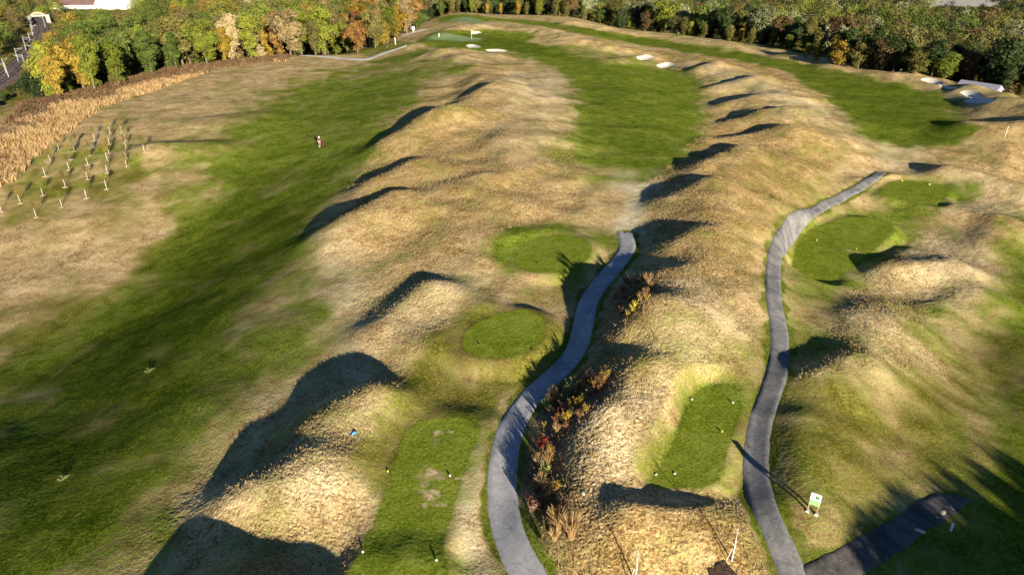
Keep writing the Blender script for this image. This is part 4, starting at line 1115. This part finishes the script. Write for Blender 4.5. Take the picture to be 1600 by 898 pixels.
# ------------------------------------------------------------------ information sign
M_WHITE = simple('white_paint', (.80,.80,.78), .5, .03, 4); M_GREENP = simple('green_print', (.14,.42,.05), .5, .05, 4)
M_DKGREEN = simple('dark_green_print', (.05,.24,.05), .5, .05, 4); M_WOOD = simple('post_wood', (.30,.22,.14), .8, .2, 8)
a, b = G([1261,1276], [798,804]); c = (a+b)/2; ang = math.atan2(b[1]-a[1], b[0]-a[0])
sg = empty('information_sign', (c[0], c[1], float(height(c[0], c[1])[0])), ang, 'white and green notice board on two posts at the bend of the cart path', 'sign')
hw = .5*math.hypot(b[0]-a[0], b[1]-a[1])
for s_ in (-1, 1):
    MB().box((s_*hw*.92, 0, .75), (.09,.09,1.75)).build('post', M_WOOD, sg)
    MB().box((s_*hw*.92, 0, .03), (.2,.2,.12)).build('post_foot', M_WHITE, sg)
MB().box((0,-.07,1.22), (hw*2.15,.04,.95)).build('board', M_WHITE, sg)
MB().box((0,-.098,.94), (hw*2.05,.012,.33)).build('green_band', M_GREENP, sg)
for k in range(2):
    m_ = MB()
    for w_ in range(4): m_.box((-.24+w_*.15, -.108, 1.0-.12*k), (.11,.008,.035))
    m_.build('lettering', M_WHITE, sg)
em = MB()
for a_, l_ in ((.75,.34),(-.75,.30),(.1,.22),(2.2,.18)): em.box((.08+.03*math.cos(a_), -.098, 1.42), (l_,.012,.06), Matrix.Rotation(a_, 3, 'Y'))
em.build('emblem', M_DKGREEN, sg)

# marker post
x, y, z = G(1485, 829)[0]; mp = empty('marker_post', (x, y, float(height(x, y)[0])), .2, 'short white marker post in the shaded grass below the branch path', 'post')
MB().box((0,0,.35), (.10,.10,.85)).build('post', M_WHITE, mp); MB().box((0,0,.80), (.115,.115,.05), None, .4).build('cap', simple('post_cap', (.03,.06,.05)), mp)

# tee markers
MK = {'white': M_WHITE, 'yellow': simple('yellow_paint', (.75,.6,.08), .5), 'red': simple('red_paint', (.6,.05,.04), .5), 'dark': simple('dark_paint', (.03,.03,.04), .5)}
for px, py, col, lab in [(567,863,'white','left white tee marker on the front half of the long tee'), (682,876,'white','right white tee marker on the front half of the long tee'),
   (606,737,'yellow','yellow tee marker on the left rim of the long tee'), (703,744,'white','white tee marker beside the bare patch of the long tee'), (1081,625,'white','left white marker at the top of the middle tee'),
   (1145,630,'white','right white marker at the top of the middle tee'), (1128,675,'yellow','pale yellow marker halfway down the middle tee'), (749,538,'dark','dark marker left on the nearer round tee'),
   (832,548,'dark','dark marker right on the nearer round tee'), (840,411,'dark','dark marker left on the farther round tee'), (905,414,'dark','dark marker right on the farther round tee'),
   (1276,376,'white','white marker left on the larger right hand tee'), (1338,390,'yellow','yellow marker near the middle of the larger right hand tee'), (1409,283,'yellow','yellow marker on the small tee at the path end'),
   (1452,289,'white','white marker on the small tee at the path end'), (590,71,'white','left white marker on the far left tee'), (605,74,'white','right white marker on the far left tee')]:
    x, y, z = G(px, py)[0]; r_ = .075 if y < 110 else .13
    o = empty('tee_marker', (x, y, float(height(x, y)[0])), 0, lab, 'tee marker', 'tee markers')
    MB().tube([(0,0,-.1),(0,0,.1)], .02, 6).build('spike', M_WOOD, o)
    MB().lathe([(r_*.5,.04),(r_,.10),(r_*.9,.10+r_*.6),(r_*.4,.10+r_)], n=10).build('head', MK[col], o, True)

# flag
x, y, z = G(737, 61)[0]; o = empty('flagstick', (x, y, float(height(x, y)[0])), 0, 'white flagstick with small flag on the left putting green', 'flagstick')
MB().tube([(0,0,-.1),(0,0,2.9)], .05, 6).build('pole', M_WHITE, o)
add_mesh('flag', [(0,0,2.9),(.35,-.05,2.82),(.7,.05,2.7),(.7,.05,2.3),(.35,-.05,2.38),(0,0,2.35)], [(0,1,4,5),(1,2,3,4)], MK['yellow'], o)
# posts and boards of the far course
for px, py, h, w, lab in [(618,70,2.6,.5,'pale post at the end of the left wood'), (646,50,2.0,1.0,'small white board beside the far pale path'), (1278,83,1.6,1.2,'small white board on the grass strip before the right wood'),
                          (1570,214,2.2,.14,'thin pale stake on the rough mound below the shaded bunker'), (686,58,1.4,.4,'low white post on the dry rise before the left green')]:
    x, y, z = G(px, py)[0]; o = empty('white_post' if w < .6 else 'small_board', (x, y, float(height(x, y)[0])), .2, lab, 'post' if w < .6 else 'sign')
    MB().box((0,0,h*.5-.1), (w*.45,.12,h), None, .85).build('post', M_WHITE, o)
    if w >= .6: MB().box((0,-.1,h*.72), (w,.08,h*.55)).build('board', M_WHITE, o)

# blue litter, pale stones, green plant tufts
m_ = MB(); m_.lathe([(.20,0),(.23,.05),(.15,.10),(.05,.12)], n=9)
x, y, z = G(551, 677)[0]; o = m_.build('plastic_bag', simple('blue_plastic', (.08,.35,.70), .35, .1, 4, .5), None, True)
for v in o.data.vertices: v.co.x *= 1+.5*math.sin(v.co.y*9); v.co.z *= 1+.6*math.sin(v.co.x*11)
o.location = (x, y, float(height(x, y)[0])); tag(o, 'crumpled blue plastic lying on the dry grass between two mounds', 'litter')
M_STONE = simple('pale_stone', (.55,.48,.36), .95, .2, 3)
def stone(px, py, sx, sy, sz, lab, seed):
    me = bpy.data.meshes.new('stone'); bm = bmesh.new(); bmesh.ops.create_icosphere(bm, subdivisions=3, radius=1)
    for v in bm.verts:
        k = 1+.35*vnoise(np.array([v.co.x*1.7+seed]), np.array([v.co.y*1.7+v.co.z*2]), seed)[0]; v.co = Vector((v.co.x*sx*k, v.co.y*sy*k, v.co.z*sz*k))
    bm.to_mesh(me); bm.free(); me.materials.append(M_STONE); o = bpy.data.objects.new('stone', me); C.objects.link(o)
    x, y, z = G(px, py)[0]; o.location = (x, y, float(height(x, y)[0])+sz*.2); o.rotation_euler = (0,0,seed); tag(o, lab, 'stone', 'pale stones')
stone(1025,740,.13,.09,.05,'left pale stone on the near end of the middle tee', 1); stone(1054,739,.12,.10,.06,'right pale stone on the near end of the middle tee', 2)
stone(1463,808,.3,.13,.07,'leftmost pale slab on the lower edge of the branch path', 3); stone(1473,801,.36,.18,.09,'middle pale slab on the lower edge of the branch path', 4)
stone(1486,794,.3,.16,.08,'rightmost pale slab on the lower edge of the branch path', 5); stone(1436,829,.4,.2,.1,'pale slab lying in the shade on the branch path', 6)
stone(880,812,.3,.2,.1,'pale stone at the right end of the lower planting bed', 7)
stone(911,770,.2,.12,.08,'small pale stone on the dry slope right of the lower bed', 8)
def tuftplant(px, py, lab, col, s=1.0):
    o = copy_thing(SHR[0]); o.name = 'weed'; x, y, z = G(px, py)[0]; o.location = (x, y, float(height(x, y)[0])-.05); o.scale = (s*1.2, s, s*.35); tag(o, lab, 'weed', 'weeds on the fairway')
    for ch in o.children:
        if ch.name.startswith('foliage'): ch.material_slots[0].link = 'OBJECT'; ch.material_slots[0].material = col
tuftplant(234,580,'low bright green weed on the left fairway', PLANTM['pale green'], .7); tuftplant(99,748,'low pale weed cushion on the dark near fairway', PLANTM['pale green'], .6)

# ------------------------------------------------------------------ golfer on the left fairway
def skin_body(name, nodes, edges, mat, parent):
    me = bpy.data.meshes.new(name); me.from_pydata([n[:3] for n in nodes], edges, []); o = bpy.data.objects.new(name, me); C.objects.link(o); o.parent = parent
    sk = o.modifiers.new('skin', 'SKIN'); sk.use_smooth_shade = True
    for v, n in zip(me.skin_vertices[0].data, nodes): v.radius = (n[3], n[3]*(n[4] if len(n) > 4 else 1))
    me.skin_vertices[0].data[0].use_root = True
    sb = o.modifiers.new('sub', 'SUBSURF'); sb.levels = 1; sb.render_levels = 2; me.materials.append(mat); return o
x, y, z = G(500, 229)[0]; pz = float(height(x, y)[0])
per = empty('person', (x, y, pz), math.radians(200), 'golfer in white cap, dark red top and pale pink trousers striding on the left fairway', 'person'); per.scale = (1.08,1.08,1.08)
M_SKIN = simple('skin', (.55,.36,.26), .6, .05); M_MAR = simple('maroon_cloth', (.08,.025,.03), .9, .15); M_PINK = simple('pale_pink_cloth', (.26,.17,.18), .9, .08)
body = [(0,0,.92,.13),(0,0,1.12,.12,1.2),(0,0,1.36,.13,1.3),(0,0.01,1.50,.055),(0,.02,1.62,.095,1.1),(0,.02,1.72,.07),
        (.19,0,1.40,.06),(.30,.04,1.16,.045),(.33,.20,.96,.035),(.34,.26,.90,.04),(-.19,0,1.40,.06),(-.32,-.04,1.16,.045),(-.38,-.10,.94,.035),(-.39,-.10,.87,.04),
        (.10,0,.86,.10),(.12,.16,.50,.07),(.12,.20,.10,.045),(.12,.32,.04,.04),(-.10,0,.86,.10),(-.13,-.10,.50,.07),(-.14,-.30,.12,.045),(-.14,-.20,.04,.04)]
ed = [(0,1),(1,2),(2,3),(3,4),(4,5),(2,6),(6,7),(7,8),(8,9),(2,10),(10,11),(11,12),(12,13),(0,14),(14,15),(15,16),(16,17),(0,18),(18,19),(19,20),(20,21)]
skin_body('body', body, ed, M_SKIN, per)
skin_body('shirt', [(0,0,.98,.16,1.1),(0,0,1.15,.15,1.2),(0,0,1.38,.155,1.3),(.21,0,1.41,.085),(.29,.03,1.2,.065),(-.21,0,1.41,.085),(-.31,-.03,1.2,.065)], [(0,1),(1,2),(2,3),(3,4),(2,5),(5,6)], M_MAR, per)
skin_body('trousers', [(0,0,.95,.17,1.1),(.11,0,.84,.125),(.13,.16,.5,.10),(.12,.20,.12,.075),(-.11,0,.84,.125),(-.14,-.10,.5,.10),(-.14,-.29,.14,.075)], [(0,1),(1,2),(2,3),(0,4),(4,5),(5,6)], M_PINK, per)
MB().lathe([(.125,1.66),(.13,1.72),(.10,1.80),(.03,1.83)], (0,.02,0), 12).box((0,.14,1.68), (.17,.14,.02)).build('cap', M_WHITE, per, True)
for s_ in (-1, 1): MB().box((.12*s_, .25 if s_ > 0 else -.20, .04), (.11,.28,.09), None, .8).build('shoe', M_WHITE, per)

gx_, gy_, gz_ = G(504, 230)[0]
gt = empty('golf_trolley', (gx_+.1, gy_, float(height(gx_, gy_)[0])), .5, 'golf trolley with a dark bag pulled beside the walking golfer', 'golf trolley')
MB().tube([(0,0,.25),(0,.25,1.25)], [.16,.18], 10).build('bag', M_MAR, gt)
MB().tube([(0,0,.2),(0,-.5,.95)], .02, 6).tube([(-.3,0,.25),(.3,0,.25)], .02, 6).build('frame', M_STEM, gt)
for s_ in (-1, 1): MB().tube([(.3*s_-.02,0,.15),(.3*s_+.02,0,.15)], .15, 12).build('wheel', MK['dark'], gt)
mc = MB()
for k in range(6): mc.tube([(.06*math.cos(k),.25+.06*math.sin(k),1.2),(.08*math.cos(k),.33+.08*math.sin(k),1.45)], [.012,.03], 5)
mc.build('club', M_STEM, gt)
# ------------------------------------------------------------------ railway in the low ground on the left
M_BALLAST = path_material('ballast', (.10,.075,.06), (.17,.13,.11), (.26,.22,.19)); M_RAIL = simple('rusty_rail', (.16,.09,.06), .5, .2, 1, .4, .5)
def strip(W, half, lift, name, mat, kind='structure'):
    T = np.gradient(W, axis=0); T /= np.linalg.norm(T, axis=1, keepdims=True); Nn = np.stack([-T[:,1], T[:,0]], 1); u = np.linspace(-1, 1, 7)
    X = W[:,0:1]+Nn[:,0:1]*u*half; Y = W[:,1:2]+Nn[:,1:2]*u*half; Zm = height(W[:,0], W[:,1])[:,None]+lift+0*u
    Zm[:, 0] -= 1.5; Zm[:, -1] -= 1.5
    i = np.arange(len(W)-1)[:,None]*7+np.arange(6)[None]; F = np.stack([i,i+1,i+8,i+7], -1).reshape(-1,4)
    o = np_mesh(name, np.stack([X,Y,Zm], -1).reshape(-1,3), F, mat, True); tag(o, kind=kind); return Nn
RZ = .9
Nn = strip(RL, 5.5, RZ, 'railway', M_BALLAST)
rz = height(RL[:,0], RL[:,1])+RZ+.15
for k, (off, lab) in enumerate(((-2.2, 'left railway track of the two in the low ground'), (2.2, 'right railway track of the two in the low ground'))):
    o = empty('railway_track', (0,0,0), 0, lab, 'railway track', 'the two railway tracks')
    for r_ in (-.75, .75):
        m_ = MB(); m_.tube([(RL[i,0]+Nn[i,0]*(off+r_), RL[i,1]+Nn[i,1]*(off+r_), rz[i]) for i in range(0, len(RL), 2)], .10, 4); m_.build('rail', M_RAIL, o)
M_GALV = simple('galvanised_steel', (.34,.35,.35), .5, .06, 2)
for i, (bx, by, tx, ty) in enumerate([(11,118,6,94),(15,125,12,108),(30,100,27,78),(42,111,39,90),(59,94,57,74),(42,81,40,66),(50,73,47,55),(53,60,50,44),(51,47,48,28),(72,46,69,27)]):
    x, y, z = G(bx, by)[0]; dep = y*CP+(CAM_Z-z)*SP; h = max(6.0, (by-ty)*dep/FPX*1.06)
    j = np.argmin(np.hypot(RL[:,0]-x, RL[:,1]-y)); dv = RL[j]-np.array([x, y]); a_ = math.atan2(dv[1], dv[0])
    o = empty('catenary_mast', (x, y, float(height(x, y)[0])), a_, f'pale overhead line mast beside the railway, {ordinal(i+1)} counted from the left edge', 'mast', 'overhead line masts along the railway')
    MB().tube([(0,0,-.3),(0,0,h)], [.14,.09], 8).build('pole', M_GALV, o); MB().tube([(0,0,h-.4),(2.6,0,h-.2)], .07, 6).tube([(0,0,h-1.3),(2.3,0,h-.4)], .05, 6).build('bracket_arm', M_GALV, o)
# portal
M_CONC = simple('pale_concrete', (.30,.29,.27), .9, .12, .5); M_DARK = simple('tunnel_dark', (.03,.03,.035), 1, .2, 1)
pc = G(62, 38)[0]; ph = 12.0; d_ = RL[-1]-RL[-6]; pa = math.atan2(d_[1], d_[0])-PI/2
o = empty('railway_portal', (RL[-1][0], RL[-1][1], float(height(*RL[-1])[0])), pa, 'pale concrete portal over the railway at the upper left', 'tunnel portal'); o.scale = (.66,.66,.66)
for s_ in (-1, 1): MB().box((s_*6.6, 0, 3.4), (3.0, 4.0, 8.6)).build('pier', M_CONC, o)
MB().box((0, 0, 7.1), (10.4, 3.6, 1.6)).build('lintel', M_CONC, o)
MB().tube([(-5, 0, 7.9), (-2.5, 0, 8.9), (0, 0, 9.2), (2.5, 0, 8.9), (5, 0, 7.9)], [.5,1.0,1.1,1.0,.5], 8).build('arched_top', simple('portal_cap', (.34,.28,.18), .9), o)
MB().box((0, 16, 3.2), (10.4, 26, 7.2)).build('tunnel', M_DARK, o)  # solid near-black block paints in the dark of the opening
# blue fence and white hut by the line
q = G([42,51], [82,72]); m_ = MB(); L_ = q[1]-q[0]
o = empty('fence', tuple(q[0]), math.atan2(L_[1], L_[0]), 'short blue panel fence beside the railway', 'fence'); ll = math.hypot(L_[0], L_[1])
m_.box((ll/2, 0, 1.3), (ll, .1, 2.4)).build('panel', simple('blue_panel', (.05,.13,.22), .7), o)
pm = [MB().box((k*ll/4, 0, 1.3), (.2,.2,2.8)).build('post', M_GALV, o) for k in range(5)]
# ------------------------------------------------------------------ buildings
M_ROOFW = simple('white_roof_sheet', (.85,.85,.85), .6, .04, .2); M_ROOFB = simple('brown_roof', (.17,.11,.10), .8, .2, .3); M_WALLW = simple('white_wall', (.75,.74,.70), .8, .06, .4)
M_GLASS = simple('dark_glass', (.03,.04,.05), .2, .1, 1, .5)
def building(name, cx, cy, zb, L, W_, H_, rh, rz, wallm, roofm, lab, nwin=6, cat='building'):
    o = empty(name, (cx, cy, zb), rz, lab, cat)
    MB().box((0,0,H_/2-1), (L, W_, H_+2)).build('wall', wallm, o)
    l, w = L/2+.4, W_/2+.4; v = [(-l,-w,H_),(l,-w,H_),(l,w,H_),(-l,w,H_),(-l,0,H_+rh),(l,0,H_+rh)]
    add_mesh('roof', v, [(0,1,5,4),(3,4,5,2),(0,4,3),(1,2,5),(0,3,2,1)], roofm, o)
    for k in range(nwin):
        wx = -L/2+L*(k+.5)/nwin; f = MB().box((wx, -W_/2-.03, H_*.5), (L/nwin*.5, .08, H_*.35)).build('window', M_WHITE, o); MB().box((wx, -W_/2-.08, H_*.5), (L/nwin*.42, .04, H_*.28)).build('pane', M_GLASS, f)
    return o
for px0, px1, py, H_, rm, lab in [(95,168,11,8,M_ROOFB,'long warehouse with brown roof and white front at the top left'), (160,208,13,9,M_ROOFW,'white roofed hall right of the brown roofed warehouse'), (1575,1612,4,9,M_ROOFW,'white building at the top right corner')]:
    p = G([px0, px1], [py, py]); cx, cy = p[:,0].mean(), p[:,1].mean(); L = np.hypot(*(p[1]-p[0])[:2])
    building('warehouse', cx, cy, float(height(cx, cy)[0])+.5, L, L*.8, H_*.22, 7.0, math.atan2(p[1][1]-p[0][1], p[1][0]-p[0][0]), M_WALLW, rm, lab)
p = G([1508,1574],[120,134]); 
hz = float(height(hcx, hcy)[0])
pa_, pb_ = plane_hit(1506, 131, -.2), plane_hit(1574, 141, -.2)
cx, cy = (pa_[0]+pb_[0])/2+2, (pa_[1]+pb_[1])/2+5; L = math.hypot(pb_[0]-pa_[0], pb_[1]-pa_[1])
building('cottage', cx, cy, float(height(cx, cy)[0])-2.6, L*.88, 5.0, 2.3, 1.5, math.atan2(pb_[1]-pa_[1], pb_[0]-pa_[0]), M_WALLW, simple('grey_lilac_roof', (.26,.26,.32), .7, .1, .5), 'low building with pale grey roof just behind the right crest', 4)
# parked cars at the top right
CC = [('white', (.8,.8,.8)), ('red', (.5,.05,.04)), ('dark grey', (.08,.08,.09)), ('silver', (.5,.5,.52)), ('white', (.78,.78,.78))]
for i, (cn, cc_) in enumerate(CC):
    x, y, z = G(1468+i*16, 6+i*.8)[0]; o = empty('parked_car', (x, y, float(height(x, y)[0])+4.0), .1, f'{cn} car at the top right, {ordinal(i+1)} from the left of five', 'car', 'cars parked behind the right wood')
    mt = simple('car_paint_'+cn.replace(' ', '_'), cc_, .3, .02, 1, .5)
    m_ = MB().box((0,0,.65), (4.3,1.8,.7), None, .96).box((-.1,0,1.25), (2.4,1.6,.55), None, .78); m_.build('body', mt, o)
    MB().box((-.1,-.80,1.22), (2.0,.06,.36)).build('window', M_GLASS, o)
    for wx in (-1.35, 1.35):
        for wy in (-.9, .9): MB().tube([(wx, wy-.08, .33), (wx, wy+.08, .33)], .33, 12).build('wheel', M_GLASS, o)
# car park deck that carries them
x0, y0, z0 = G(1500, 7)[0]
tag(MB().box((x0, y0, float(height(x0, y0)[0])+1.95), (90, 30, 4.0)).build('car_park', simple('car_park_surface', (.12,.12,.12), .9)), kind='structure')
for o in [q for v in PROTO.values() for q in v if q.name in () ]: pass
